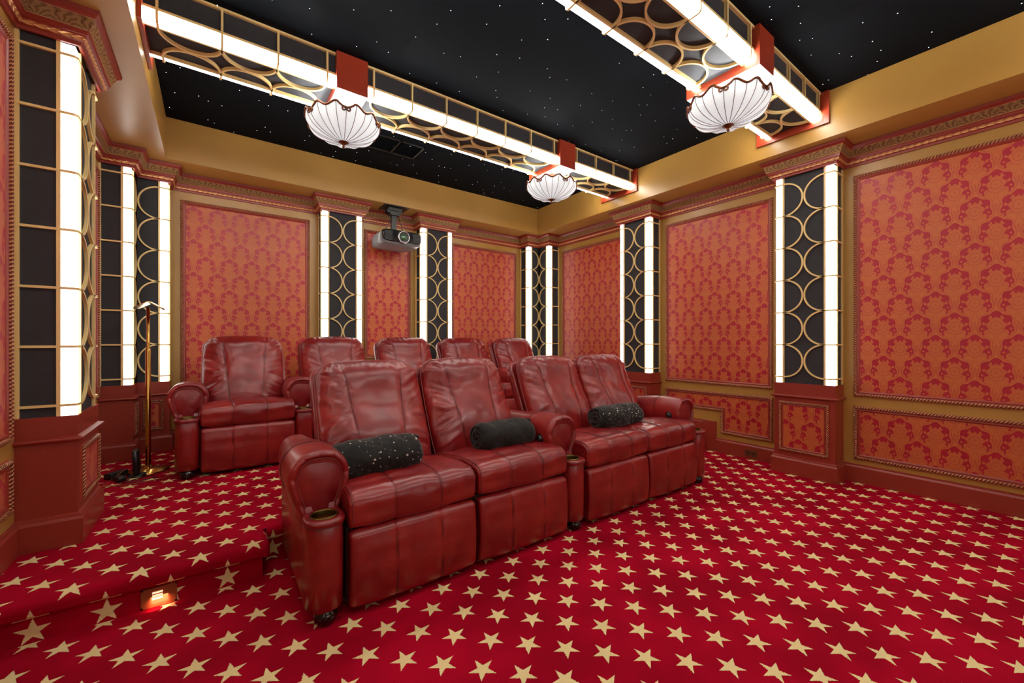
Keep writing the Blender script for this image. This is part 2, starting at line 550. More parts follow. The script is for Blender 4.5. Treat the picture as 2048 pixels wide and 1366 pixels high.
def shell():
    T = 0.12
    # carpeted floor
    m = MB()
    m.quad((XL, YF, 0), (XR, YF, 0), (XR, YB, 0), (XL, YB, 0), 0, [(XL, YF), (XR, YF), (XR, YB), (XL, YB)])
    m.box(XL - T, XR + T, YF - T, YB + T, -0.10, -0.002)
    struct(m.build('floor', M['carpet']))
    # platform with rolled nosing: path across (y,z,v), U shaped front round the seats
    m = MB()
    pts = []
    y0 = NOSE_Y
    r = 0.032; PU = 0.099; PV = -0.011      # the platform's own carpet piece is laid with a different star phase
    def prof(y, s=1):
        out = [(y + 0.30, ZP, 0.30)]
        for k in range(9):
            a = PI / 2 * k / 8
            out.append((y + r - r * math.sin(a), ZP - r + r * math.cos(a), r - r * a))
        v = r - r * PI / 2
        out.append((y + 0.004, 0.118, v - (ZP - r - 0.118)))
        out.append((y + 0.014, 0.106, v - (ZP - r - 0.118) - 0.014))
        out.append((y + 0.036, 0.104, v - (ZP - r - 0.118) - 0.03))
        return out
    RT = 2.36
    def front(xa, xb, y, yt):
        P = prof(y)
        P[0] = (yt, ZP, yt - y)
        for (a, b) in zip(P[:-1], P[1:]):
            m.quad((xa, a[0], a[1]), (xb, a[0], a[1]), (xb, b[0], b[1]), (xa, b[0], b[1]), 0,
                   [(xa + PU, y + a[2] + PV), (xb + PU, y + a[2] + PV), (xb + PU, y + b[2] + PV), (xa + PU, y + b[2] + PV)], True)
        m.quad((xa, y + 0.03, 0.104), (xb, y + 0.03, 0.104), (xb, y + 0.03, 0), (xa, y + 0.03, 0), 0,
               [(xa + PU, 2.34 + 0.059), (xb + PU, 2.34 + 0.059), (xb + PU, 2.34 - 0.045), (xa + PU, 2.34 - 0.045)])
    
    XA, XB, YI = 0.245, 3.50, 2.62
    front(XL, XA - r, y0, YI + 0.2)
    front(XB + r, XR, y0, YI + 0.2)
    front(XA, XB, YI, YI + 0.2)
    # side returns of the recess for the seats
    for xs, sg in ((XA, -1), (XB, 1)):
        secs = []
        for yy in (y0 + r, YI):
            ring = []
            for k in range(9):
                a = PI / 2 * k / 8
                ring.append((xs + sg * (r - r * math.sin(a)), yy + (r * (1 - math.sin(a)) * 0 ), ZP - r + r * math.cos(a)))
            ring += [(xs, yy, 0.112), (xs + sg * 0.03, yy, 0.104), (xs + sg * 0.03, yy, 0.0)]
            secs.append(ring)
        b = len(m.v)
        n = len(secs[0])
        for sec in secs: m.v += sec
        for j in range(n - 1):
            q = (b + j, b + j + 1, b + n + j + 1, b + n + j)
            m.face(q, 0, [(m.v[i][0] + (ZP - m.v[i][2]) * -sg * 1.0 + PU, m.v[i][1] + PV) for i in q], True)
        # corner ball closing nosing corner
        for k in range(8):
            for l in range(8):
                def pt(k, l):
                    a = PI / 2 * k / 8; t = PI / 2 * l / 8
                    rr = r * math.sin(a)
                    return (xs + sg * (r - rr * math.sin(t)), y0 + r - rr * math.cos(t), ZP - r + r * math.cos(a))
                q4 = [pt(k, l), pt(k + 1, l), pt(k + 1, l + 1), pt(k, l + 1)]
                m.quad(*q4, 0, [(p[0] + PU, p[1] + PV) for p in q4], True)
        for l in range(8):
            def pt2(l, z):
                t = PI / 2 * l / 8
                return (xs + sg * (r - r * math.sin(t)), y0 + r - r * math.cos(t), z)
            q4 = [pt2(l, ZP - r), pt2(l + 1, ZP - r), pt2(l + 1, 0.108), pt2(l, 0.108)]
            m.quad(*q4, 0, [(p[0] + PU, p[1] + PV) for p in q4], True)
    # top
    def top(xa, xb, ya, yb):
        m.quad((xa, ya, ZP), (xb, ya, ZP), (xb, yb, ZP), (xa, yb, ZP), 0,
               [(xa + PU, ya + PV), (xb + PU, ya + PV), (xb + PU, yb + PV), (xa + PU, yb + PV)])
    top(XA - r, XA, YI, YI + 0.2); top(XB, XB + r, YI, YI + 0.2)
    top(XL, XR, YI + 0.2, YB)
    o = struct(m.build('floor_platform', M['carpet']))
    # walls: plain slabs behind the pilaster line
    def wall(name, x0, x1, y0, y1):
        w = MB(); w.box(x0, x1, y0, y1, -0.1, ZC + 0.25); struct(w.build(name, M['mustard']))
    wall('wall_right', XR, XR + T, YF - T, YB + T)
    wall('wall_left', XL - T, XL, YF - T, YB + T)
    wall('wall_back', XL, XR, YB, YB + T)
    wall('wall_front', XL, XR, YF - T, YF)
    # soffit ring + recess faces
    m = MB()
    o4 = [(XL, YF), (XR, YF), (XR, YB), (XL, YB)]
    i4 = [(RX0, RY0), (RX1, RY0), (RX1, RY1), (RX0, RY1)]
    for k in range(4):
        a, b = o4[k], o4[(k + 1) % 4]; c, d = i4[(k + 1) % 4], i4[k]
        m.quad((*a, ZS), (*b, ZS), (*c, ZS), (*d, ZS))
        m.quad((*d, ZS), (*c, ZS), (*c, ZC), (*d, ZC))
        m.quad((*a, ZC + 0.01), (*b, ZC + 0.01), (*c, ZC + 0.01), (*d, ZC + 0.01))
    struct(m.build('ceiling_soffit', M['mustard']))
    m = MB(); m.box(RX0 - 0.02, RX1 + 0.02, RY0 - 0.02, RY1 + 0.02, ZC, ZC + 0.06)
    struct(m.build('ceiling', M['black_ceiling']))
    # cornice: three-tier profile, carved frieze
    z = 2.715
    prof = [(0.0, z), (0.010, z), (0.012, z + 0.018), (0.020, z + 0.022), (0.030, z + 0.040), (0.030, z + 0.046), (0.036, z + 0.048), (0.036, z + 0.066),
            (0.042, z + 0.070), (0.060, z + 0.128), (0.066, z + 0.136), (0.076, z + 0.146), (0.080, ZS - 0.001)]
    prof = [(o * 1.18, h) for o, h in prof]
    mats = [0, 0, 0, 2, 0, 0, 0, 0, 1, 0, 0, 0]
    m = MB()
    m.sweep(pil_plan(), prof, FR0, mats=mats)
    struct(m.build('trim_1', [M['red'], M['carved'], M['bead']]))
    # baseboards
    def base(name, segs):
        m = MB()
        for (pts, zz) in segs:
            pr = [(0, zz), (0.020, zz), (0.020, zz + 0.128), (0.016, zz + 0.136), (0.012, zz + 0.142), (0.012, zz + 0.150), (0.004, zz + 0.155), (0, zz + 0.155)]
            m.sweep(pts, pr, FR0)
        struct(m.build(name, M['red']))
    YS = 2.30
    base('baseboard_right', [([(XR, YF), (XR, -0.64)], 0), ([(XR, -0.175), (XR, 1.178)], 0), ([(XR, 1.645), (XR, YS + 0.12)], 0.0),
                             ([(XR, YS), (XR, 2.998)], ZP), ([(XR, 3.462), (XR, 4.829)], ZP)])
    base('baseboard_back', [([(4.043, YB), (2.705, YB)], ZP), ([(2.243, YB), (1.482, YB)], ZP), ([(1.020, YB), (-0.321, YB)], ZP)])
    base('baseboard_left', [([(XL, 4.829), (XL, 3.474)], ZP), ([(XL, 3.006), (XL, YS)], ZP), ([(XL, YS + 0.12), (XL, 1.645)], 0), ([(XL, 1.178), (XL, -0.175)], 0)])
    # stepped skirt boards that close the platform ends against the side walls
    m = MB(); m.box(XR - 0.0215, XR, YS - 0.001, YS + 0.14, 0.0, ZP + 0.155); struct(m.build('trim_2', M['red']))
    m = MB(); m.box(XL, XL + 0.0215, YS - 0.001, YS + 0.14, 0.0, ZP + 0.155); struct(m.build('trim_3', M['red']))
shell()

# ================================================================== LIGHT PILASTERS AND BEAMS
INS = 0.021      # how far the ribbons stand off the panels in the beams
PINS = 0.015
def lattice_unit(root, fr, W, Dp, a0, a1, groups, lights=(True, True), light_segs=None, names=('fabric_core', 'light_strip', 'gold_lattice'), uL=0.075, nL=0.062, half=False, wallbar=True, strip='strip', INS=0.015, g=0.012):
    """fr(u, n, a): u across the face, n out from the wall, a along the axis"""
    # core
    m = MB()
    hu0 = INS; hu1 = W - INS if not half else W
    m.box(hu0, hu1, 0.0, Dp - INS, a0, a1, 0, lambda x, y, z: fr(x, y, z))
    m.build(names[0], M['fabric'], root)
    # light strips
    for side in (0, 1):
        if not lights[side]: continue
        for (s0, s1) in (light_segs or [(a0 + 0.001, a1 - 0.001)]):
            m = MB()
            if side == 0: path = [(0, Dp - nL), (0, Dp), (uL - 0.006, Dp)]; sg = -1
            else: path = [(W, Dp - nL), (W, Dp), (W - uL + 0.006, Dp)]; sg = 1
            # left of direction: for side 0 going up then right the interior is on the right (negative offset)
            pr = [(sg * g, s0), (sg * (INS + 0.003), s0), (sg * (INS + 0.003), s1), (sg * g, s1)]
            m.sweep(path, pr, lambda u, v, h: fr(u, v, h), pclosed=True)
            m.build(names[1], M[strip], root)
    # lattice
    m = MB()
    w = 0.0062; dep0 = Dp - INS - 0.002; dep1 = Dp
    def vbar(u, n0, n1, s0, s1, wd=0.0066):
        m.box(u - wd, u + wd, n0, n1, s0, s1, 0, lambda x, y, z: fr(x, y, z))
    for gi, pos in enumerate(groups):
        lo = pos[0] - (0.053 if gi == 0 else 0.05); hi = pos[-1] + 0.05
        if light_segs: lo, hi = light_segs[gi]
        else: lo, hi = a0, a1
        for side in (0, 1):
            if not lights[side]: continue
            sx = (lambda u: u) if side == 0 else (lambda u: W - u)
            # vertical bars
            vbar(sx(uL), dep0, dep1 - 0.0015, lo, hi)
            m.box(min(sx(0.0015), sx(INS + 0.001)), max(sx(0.0015), sx(INS + 0.001)), Dp - nL - 0.015, Dp - nL, lo, hi, 0, lambda x, y, z: fr(x, y, z))
            if wallbar:
                m.box(min(sx(0.002), sx(INS + 0.001)), max(sx(0.002), sx(INS + 0.001)), 0.0, 0.015, lo, hi, 0, lambda x, y, z: fr(x, y, z))
            # rungs wrapping the light
            c = 0.012
            for a in pos:
                path = [(sx(0.0), 0.004), (sx(0.0), Dp - c), (sx(c), Dp), (sx(uL + 0.004), Dp)]
                sg = -1 if side == 0 else 1
                pr = [(0, a - w), (sg * 0.008, a - w), (sg * 0.008, a + w), (0, a + w)]
                m.sweep(path, pr, lambda u, v, h: fr(u, v, h), pclosed=True)
                m.box(min(sx(0.005), sx(INS + 0.001)), max(sx(0.005), sx(INS + 0.001)), 0.004, Dp - nL, a - w, a + w, 0, lambda x, y, z: fr(x, y, z))
            # half circles, standing proud of the fabric
            mid = W / 2 if not half else W
            rx = mid - uL - 0.001
            for p0, p1 in zip(pos[:-1], pos[1:]):
                rz = (p1 - p0) / 2; zc = (p0 + p1) / 2
                N = 26
                so = []; si = []
                for k in range(N + 1):
                    ph = PI * k / N
                    so.append((sx(uL + rx * math.sin(ph)), zc + (rz + w) * math.cos(ph)))
                    si.append((sx(uL + (rx - 0.0120) * math.sin(ph)), zc + (rz - w) * math.cos(ph)))
                secs = [[fr(o[0], dep0, o[1]), fr(o[0], dep1, o[1]), fr(i[0], dep1, i[1]), fr(i[0], dep0, i[1])] for o, i in zip(so, si)]
                m.loft(secs, 0, True, False)
    m.build(names[2], M['gold'], root)

ZB = 0.828
RUNGS = [0.882 + 0.296 * k for k in range(7)]
def sweep_frame(m, pts, fr, closed=True, big=True):
    """carved picture-frame moulding; pts 2D counter-clockwise (left = inside)"""
    k = 1.0 if big else 0.8
    pr = [(0.0, 0.0), (0.001, 0.012 * k), (0.005 * k, 0.020 * k), (0.013 * k, 0.024 * k), (0.021 * k, 0.020 * k), (0.024 * k, 0.012 * k), (0.028 * k, 0.011 * k), (0.036 * k, 0.013 * k), (0.044 * k, 0.009 * k), (0.048 * k, 0.004 * k), (0.048 * k, 0.0)]
    mats = [0, 1, 1, 1, 1, 0, 0, 0, 0, 0]
    uvw = [(0, 1), (0, .25), (.25, .5), (.5, .75), (.75, 1), (0, 1), (0, 1), (0, 1), (0, 1), (0, 1)]
    m.sweep(pts, pr, fr, closed=closed, mats=mats, uvw=uvw, smooth=False)
def ccw(pts):
    a = sum(p[0] * q[1] - q[0] * p[1] for p, q in zip(pts, pts[1:] + pts[:1]))
    return pts if a > 0 else pts[::-1]
def wall_panel(pts, fr, root, name_fab='fabric', name_frame='frame', big=True, uvoff=(0, 0), mapuv=None):
    pts = ccw(pts)
    m = MB(); sweep_frame(m, pts, fr, big=big)
    m.build(name_frame, [M['red'], M['rope']], root)
    m = MB()
    b = len(m.v)
    for h in (0.0, 0.006):
        for p in pts: m.v.append(tuple(fr(p[0], p[1], h)))
    n = len(pts)
    m.face([b + n + i for i in range(n)], 0, [(p[0] + uvoff[0], p[1] + uvoff[1]) for p in pts])
    for i in range(n):
        j = (i + 1) % n
        m.face((b + i, b + j, b + n + j, b + n + i), 0, [(0, 0)] * 4)
    m.build(name_fab, M['damask'], root)

def pedestal(root, fr2, W, z0, half=False, panel=None):
    """fr2(u, n, z)"""
    m = MB()
    path = [(0, 0), (0, D), (W, D), (W, 0)] if not half else [(0, 0), (0, D), (W, D)]
    zz = z0
    # going up the side then along: outside is on the left (+)
    pr = [(0.022, zz), (0.022, zz + 0.128), (0.018, zz + 0.136), (0.013, zz + 0.142), (0.012, zz + 0.150), (0.003, zz + 0.157), (0.0, zz + 0.159),
          (0.0, 0.694), (0.010, 0.698), (0.020, 0.704), (0.024, 0.711), (0.022, 0.718), (0.006, 0.722), (0.0, 0.726), (0.0, ZB), (-0.05, ZB)]
    m.sweep(path, pr, fr2)
    o = m.build('pedestal', M['red'], root)
    if panel:
        u0, u1, za, zb = panel
        fr = lambda u, v, h: fr2(u, D + h, v)
        wall_panel([(u0, za), (u1, za), (u1, zb), (u0, zb)], fr, root, 'pedestal_fabric', 'pedestal_frame', big=False, uvoff=(0.03, 0.0))

def pilaster(name, label, o, U, N, W, z0, half=None, group='lit pilasters', cat='pilaster', root=None, panel=True):
    o = Vector((o[0], o[1], 0)); U = Vector((U[0], U[1], 0)); N = Vector((N[0], N[1], 0))
    fr = lambda u, n, a: tuple(o + U * u + N * n + Vector((0, 0, a)))
    if root is None:
        c = o + U * (W / 2)
        root = thing(name, label, cat, (c.x, c.y, z0), 0, group)
    lattice_unit(root, fr, W, D, ZB - 0.002, 2.717, [RUNGS], lights=(True, half is None), half=half is not None)
    pn = (0.042, W - 0.042, z0 + 0.205, 0.660) if not half else (0.042, W - 0.042, z0 + 0.205, 0.660)
    pedestal(root, fr, W, z0, half is not None, pn if panel else None)
    return root

G = 'lit pilasters along the walls'
# right wall (facing -X); U runs along +Y
pilaster('light_pilaster', 'tall lit pilaster between the two largest damask panels, standing on the lower floor', (XR, 1.178), (0, 1), (-1, 0), 0.467, 0.0, group=G)
pilaster('light_pilaster', 'lit pilaster on the right wall behind the right end of the front row of seats', (XR, 2.998), (0, 1), (-1, 0), 0.464, ZP, group=G)
pilaster('light_pilaster', 'lit pilaster on the right wall beside the camera, out of the picture', (XR, -0.64), (0, 1), (-1, 0), 0.465, 0.0, group=G)
# left wall (facing +X)
pilaster('light_pilaster', 'large lit pilaster nearest the camera on the left wall', (XL, 3.006), (0, 1), (1, 0), 0.468, ZP, group=G)
pilaster('light_pilaster', 'lit pilaster on the left wall beside the camera, out of the picture', (XL, 1.178), (0, 1), (1, 0), 0.467, 0.0, group=G)
pilaster('light_pilaster', 'rearmost lit pilaster on the left wall behind the camera', (XL, -0.64), (0, 1), (1, 0), 0.465, 0.0, group=G)
# back wall (facing -Y)
pilaster('light_pilaster', 'lit pilaster on the back wall to the left of the projector', (1.482, YB), (-1, 0), (0, -1), 0.462, ZP, group=G)
pilaster('light_pilaster', 'lit pilaster on the back wall just right of the projector, under the browner cornice', (2.705, YB), (-1, 0), (0, -1), 0.462, ZP, group=G)
# corner pairs
r = thing('corner_pilaster', 'folded lit pilaster in the far right corner of the room', 'pilaster', (XR - 0.2, YB - 0.2, ZP), 0, G)
pilaster('', '', (XR, 4.829), (0, 1), (-1, 0), YB - D - 4.829, ZP, half='e', root=r, panel=True)
pilaster('', '', (4.043, YB), (1, 0), (0, -1), XR - D - 4.043, ZP, half='e', root=r, panel=True)
r = thing('corner_pilaster', 'folded lit pilaster in the left back corner behind the brass floor lamp', 'pilaster', (XL + 0.2, YB - 0.2, ZP), 0, G)
pilaster('', '', (XL, 4.829), (0, 1), (1, 0), YB - D - 4.829, ZP, half='e', root=r, panel=True)
pilaster('', '', (-0.321, YB), (-1, 0), (0, -1), -0.321 - (XL + D), ZP, half='e', root=r, panel=True)

# ------------------------------------------------------------------ damask wall panels
def rect(a, b, c, d): return [(a, c), (b, c), (b, d), (a, d)]
def panel_thing(label, pts, fr, uvoff=(0, 0), group='damask wall panels'):
    cx = sum(p[0] for p in pts) / len(pts); zb = min(p[1] for p in pts)
    r = thing('damask_wall_panel', label, 'wall panel', fr(cx, zb, 0), 0, group)
    wall_panel(pts, fr, r, uvoff=uvoff)
fR = lambda u, v, h: (XR - h, u, v)
fL = lambda u, v, h: (XL + h, u, v)
fB = lambda u, v, h: (u, YB - h, v)
# crown tops on the big right panel sit at y = 0.61 + 0.2 k, z = 2.578
UR = (-(0.61) , -(2.578 - 0.150))
UB = (-(0.055), -(2.572 - 0.150))
ZT, ZM, ZQ, ZL = 2.633, 0.735, 0.654, 0.196
panel_thing('largest damask wall panel, upper right of the room, cut off by the picture edge', rect(-0.105, 1.107, ZM, ZT), fR, UR)
panel_thing('low wide damask panel under the largest upper panel at the right edge', rect(-0.105, 1.107, ZL, ZQ), fR, UR)
panel_thing('tall damask panel on the right wall between its two full lit pilasters', rect(1.736, 2.921, ZM, ZT), fR, UR)
panel_thing('low damask panel with a stepped lower edge above the platform step', [(1.736, 0.210), (2.250, 0.210), (2.250, 0.446), (2.921, 0.446), (2.921, ZQ), (1.736, ZQ)], fR, UR)
panel_thing('tall damask panel at the far end of the right wall beside the corner', rect(3.53, 4.745, ZM, ZT), fR, UR)
panel_thing('low damask panel at the far end of the right wall, hidden by the seats', rect(3.53, 4.745, 0.40, ZQ), fR, UR)
panel_thing('damask panel beyond the right frame edge near the camera', rect(-1.9, -0.72, ZM, ZT), fR, UR)
panel_thing('wide damask panel on the back wall behind the single left recliner', rect(-0.251, 0.931, ZM, ZT), fB, UB)
panel_thing('narrow damask panel on the back wall directly under the projector', rect(1.557, 2.177, 0.99, ZT), fB, UB)
panel_thing('damask panel on the back wall between projector pilaster and far corner', rect(2.79, 3.962, ZM, ZT), fB, UB)
panel_thing('upper damask panel on the left wall, a sliver at the left edge', rect(1.736, 2.925, ZM, ZT), fL, UR)
panel_thing('low damask panel on the left wall, at the left edge of the picture', rect(1.736, 2.925, 0.40, ZQ), fL, UR)
panel_thing('damask panel on the left wall hidden between pilaster and back corner', rect(3.55, 4.76, ZM, ZT), fL, UR)

# ------------------------------------------------------------------ ceiling beams
def beam(y0, label):
    W = 0.445; Dp = ZC - 3.035
    root = thing('ceiling_light_beam', label, 'ceiling beam', ((RX0 + RX1) / 2, y0 + W / 2, 3.035), 0, 'ceiling light beams')
    fr = lambda u, n, a: (a, y0 + u, ZC - n)
    segs = [(RX0 + 0.022, 0.713), (0.929, 2.849), (3.065, RX1 - 0.022)]
    groups = [[-0.251, 0.054, 0.357, 0.658], [0.984 + 0.3027 * k for k in range(7)], [3.12, 3.417, 3.714, 4.011]]
    lattice_unit(root, fr, W, Dp, RX0 + 0.01, RX1 - 0.01, groups, light_segs=segs, names=('beam_core', 'light_strip', 'gold_lattice'), strip='beam_strip', INS=0.021, g=0.014)
    for xa, xb in ((0.713, 0.929), (2.849, 3.065)):
        m = MB()
        ya, yb = y0 - 0.03, y0 + W + 0.03
        m.box(xa, xb, ya, yb, 2.999, ZC - 0.001)
        b = m.build('lamp_box', M['redwood'], root)
        m = MB(); m.box(xa + 0.002, xb - 0.002, ya + 0.002, yb - 0.002, 2.996, 2.9985)
        m.build('silver_plate', M['silver'], b)
    for xa, xb in ((RX0 + 0.001, RX0 + 0.022), (RX1 - 0.022, RX1 - 0.001)):
        m = MB(); m.box(xa, xb, y0 - 0.05, y0 + W + 0.055, 2.996, ZC - 0.001)
        m.build('end_plate', M['redwood'], root)
    return root
beam(3.085, 'ceiling light beam further from the camera, carrying two bowl lamps in view')
beam(1.213, 'ceiling light beam nearer the camera, cut off by the top edge')
beam(-0.65, 'ceiling light beam behind the camera, outside the picture')

def bowl_lamp(x, y, label):
    R = 0.262; zt = 2.888; H = 0.152
    root = thing('bowl_lamp', label, 'ceiling lamp', (x, y, zt - H), 0, 'bowl lamps under the ceiling beams')
    def rimz(a):
        t = (a / (PI / 3)) % 1.0
        return zt + 0.016 * math.cos(2 * PI * t * 2 + PI) * 1.0 + (0.004 if 0.2 < t < 0.8 else -0.004)
    m = MB()
    n = 144; K = 18
    OFF = math.radians(20)
    secs = []
    for k in range(K + 1):
        s = k / K
        ring = []
        for j in range(n):
            a = 2 * PI * j / n
            rt = rimz(a - OFF)
            q = PI / 2 * s
            rad = R * math.sin(q) ** 0.92
            sc = 1 - 0.018 * (abs(math.sin(12 * (a - OFF)))) ** 0.5 * 0 + 0.007 * abs(math.sin(12 * (a - OFF)))
            z = (zt - H) + (rt - (zt - H)) * (1 - math.cos(q)) ** 0.95
            rad = max(rad, 0.012)
            ring.append((x + rad * sc * math.cos(a), y + rad * sc * math.sin(a), z))
        secs.append(ring)
    m.loft(secs, 0, False)
    inner = [[(x + (px - x) * 0.975, y + (py - y) * 0.975, pz + 0.004) for px, py, pz in sec] for sec in secs]
    m.loft(inner, 0, False)
    m.build('glass_bowl', M['bowl_glass'], root)
    # leaded ribs
    m = MB()
    for j in range(24):
        a = OFF + 2 * PI * j / 24
        pts = []
        for k in range(1, K + 1):
            q = PI / 2 * k / K
            rad = R * math.sin(q) ** 0.92 + 0.001
            z = (zt - H) + (rimz(a - OFF) - (zt - H)) * (1 - math.cos(q)) ** 0.95
            pts.append((x + rad * math.cos(a), y + rad * math.sin(a), z))
        m.tube(pts, 0.0021, 5)
    m.build('lead_ribs', M['bronze'], root)
    # scrolled rim
    m = MB()
    for sidx in range(6):
        pts = []; rr = []
        a0 = OFF + sidx * PI / 3
        for k in range(25):
            a = a0 + PI / 3 * k / 24
            pts.append((x + (R + 0.004) * math.cos(a), y + (R + 0.004) * math.sin(a), rimz(a - OFF) + 0.003))
            rr.append(0.0078)
        m.tube(pts, rr, 8)
        for sg in (1, -1):
            sp = []; sr = []
            ac = a0 + sg * 0.050
            for k in range(15):
                t = k / 14; ang = PI * 0.5 + t * 1.7 * PI; q = 0.016 * (1 - 0.65 * t)
                da = sg * (-q * math.cos(ang)) / R
                zz = rimz(ac - OFF) - 0.012 + q * math.sin(ang)
                sp.append((x + (R + 0.006) * math.cos(ac + da), y + (R + 0.006) * math.sin(ac + da), zz)); sr.append(0.0065 * (1 - 0.3 * t))
            m.tube(sp, sr, 7)
    m.build('scrolled_rim', M['bronze'], root)
    m = MB()
    zb = zt - H
    m.lathe([(0.0, -0.006), (0.030, -0.004), (0.040, 0.004), (0.036, 0.010), (0.0, 0.012)], (x, y, zb), 24)
    m.lathe([(0.0, -0.046), (0.005, -0.043), (0.008, -0.036), (0.010, -0.028), (0.006, -0.022), (0.012, -0.016), (0.022, -0.008), (0.030, -0.004)], (x, y, zb), 20)
    m.build('finial', M['bronze'], root)
    m = MB(); m.lathe([(0.006, 0.0), (0.006, 2.997 - zb)], (x, y, zb), 10)
    m.lathe([(0.0, 0.0), (0.055, 0.0), (0.055, -0.02), (0.0, -0.03)], (x, y, 2.997), 20)
    m.build('stem', M['bronze'], root)
    # the bulbs' own light
    L = bpy.data.lights.new('bowl_bulb', 'POINT'); L.energy = BULB; L.shadow_soft_size = 0.03; L.color = (1.0, 0.97, 0.92)
    lo = bpy.data.objects.new('bulb_light', L); COL.objects.link(lo); lo.parent = root; lo.location = (0, 0, H - 0.035)
BULB = 4.0
mg, nt, p = newmat('bowl_glass')
p.inputs['Base Color'].default_value = (0.75, 0.80, 0.82, 1)
nn = noisef(coords(), 7, 3, 0.6)
p.inputs['Emission Color'].default_value = (0.84, 0.94, 0.97, 1)
link(nn * 0.08 + 0.11, p.inputs['Emission Strength'])
setp(p, rough=0.18)
M['bowl_glass'] = mg
bowl_lamp(0.821, 3.308, 'glass bowl lamp on the left, hanging from the farther beam')
bowl_lamp(2.957, 3.308, 'smallest-looking glass bowl lamp, above the far corner, right end of farther beam')
bowl_lamp(2.957, 1.436, 'largest glass bowl lamp, upper right, hanging from the nearer beam')
bowl_lamp(0.821, 1.436, 'glass bowl lamp on the nearer beam above the camera, outside the picture')
for xx in (0.821, 2.957): bowl_lamp(xx, -0.43, 'glass bowl lamp on the beam behind the camera, ' + ('left one' if xx < 1 else 'right one'))

# ceiling vent
r = thing('ceiling_vent', 'black louvred air vent in the dark ceiling behind the left bowl lamp', 'vent', (1.56, 4.19, ZC - 0.012))
m = MB()
for a, b, c, d in ((1.30, 1.82, 4.03, 4.045), (1.30, 1.82, 4.335, 4.35), (1.30, 1.315, 4.03, 4.35), (1.805, 1.82, 4.03, 4.35), (1.552, 1.568, 4.03, 4.35)):
    m.box(a, b, c, d, ZC - 0.014, ZC - 0.001)
m.build('vent_frame', M['black_plastic'], r)
m = MB()
for k in range(15):
    y = 4.05 + 0.02 * k
    m.quad((1.315, y, ZC - 0.012), (1.805, y, ZC - 0.012), (1.805, y + 0.012, ZC - 0.003), (1.315, y + 0.012, ZC - 0.003))
m.build('louvres', plain('vent_grey', (0.022, 0.023, 0.025, 1), 0.4), r)

# ================================================================== RECLINER SEATS (local: x across, y from front to back, z up)
SW = 0.652          # seat width
def nz(x, y, z): return mnoise.noise(Vector((x, y, z)))
def sstep(a, b, t):
    t = max(0.0, min(1.0, (t - a) / (b - a))); return t * t * (3 - 2 * t)
def arc(cx, cy, r, a0, a1, n, ry=None):
    ry = r if ry is None else ry
    return [(cx + r * math.cos(a0 + (a1 - a0) * k / n), cy + ry * math.sin(a0 + (a1 - a0) * k / n)) for k in range(n + 1)]

def loft_x(m, prof, half, seams=(), puff=0.012, seed=0.0, nx=44, wr=0.004, end=0.028):
    """closed (y,z) profile lofted along x with soft ends, seam grooves and wrinkles"""
    cy = sum(p[0] for p in prof) / len(prof); cz = sum(p[1] for p in prof) / len(prof)
    xs = []
    for k in range(nx + 1):
        t = k / nx * 2 - 1
        xs.append(half * math.sin(t * PI / 2 * 0.92) / math.sin(PI / 2 * 0.92))
    for sm_ in seams:
        xs += [sm_ - 0.006, sm_ - 0.0025, sm_, sm_ + 0.0025, sm_ + 0.006]
    xs = sorted(set(xs))
    secs = []
    N = len(prof)
    for x in xs:
        e = max(0.0, (abs(x) - (half - end)) / end)
        inset = 0.016 * (1 - math.sqrt(max(0, 1 - e * e)))
        u = x / half
        g = 0.0
        for sm_ in seams:
            g = max(g, math.exp(-((x - sm_) / 0.0035) ** 2))
        ring = []
        for j, (y, z) in enumerate(prof):
            py, pz = prof[j - 1]; qy, qz = prof[(j + 1) % N]
            ty, tz = qy - py, qz - pz
            L = math.hypot(ty, tz) or 1
            ny, nz_ = tz / L, -ty / L
            if ny * (y - cy) + nz_ * (z - cz) < 0: ny, nz_ = -ny, -nz_
            d = puff * (1 - u * u) - inset - 0.0030 * g
            for sm_ in seams:
                d -= 0.0025 * math.exp(-((x - sm_) / 0.018) ** 2)
            d += wr * nz(x * 7 + seed, y * 16, z * 16 + seed) + wr * 0.5 * nz(x * 22 + seed, y * 30, z * 30)
            ring.append((x, y + ny * d, z + nz_ * d))
        secs.append(ring)
    m.loft(secs)

def dense(pts, step=0.012, closed=True):
    out = []
    n = len(pts)
    for i in range(n if closed else n - 1):
        a = Vector(pts[i]); b = Vector(pts[(i + 1) % n]); k = max(1, int((b - a).length / step))
        for q in range(k): out.append(tuple(a.lerp(b, q / k)))
    if not closed: out.append(tuple(pts[-1]))
    return out

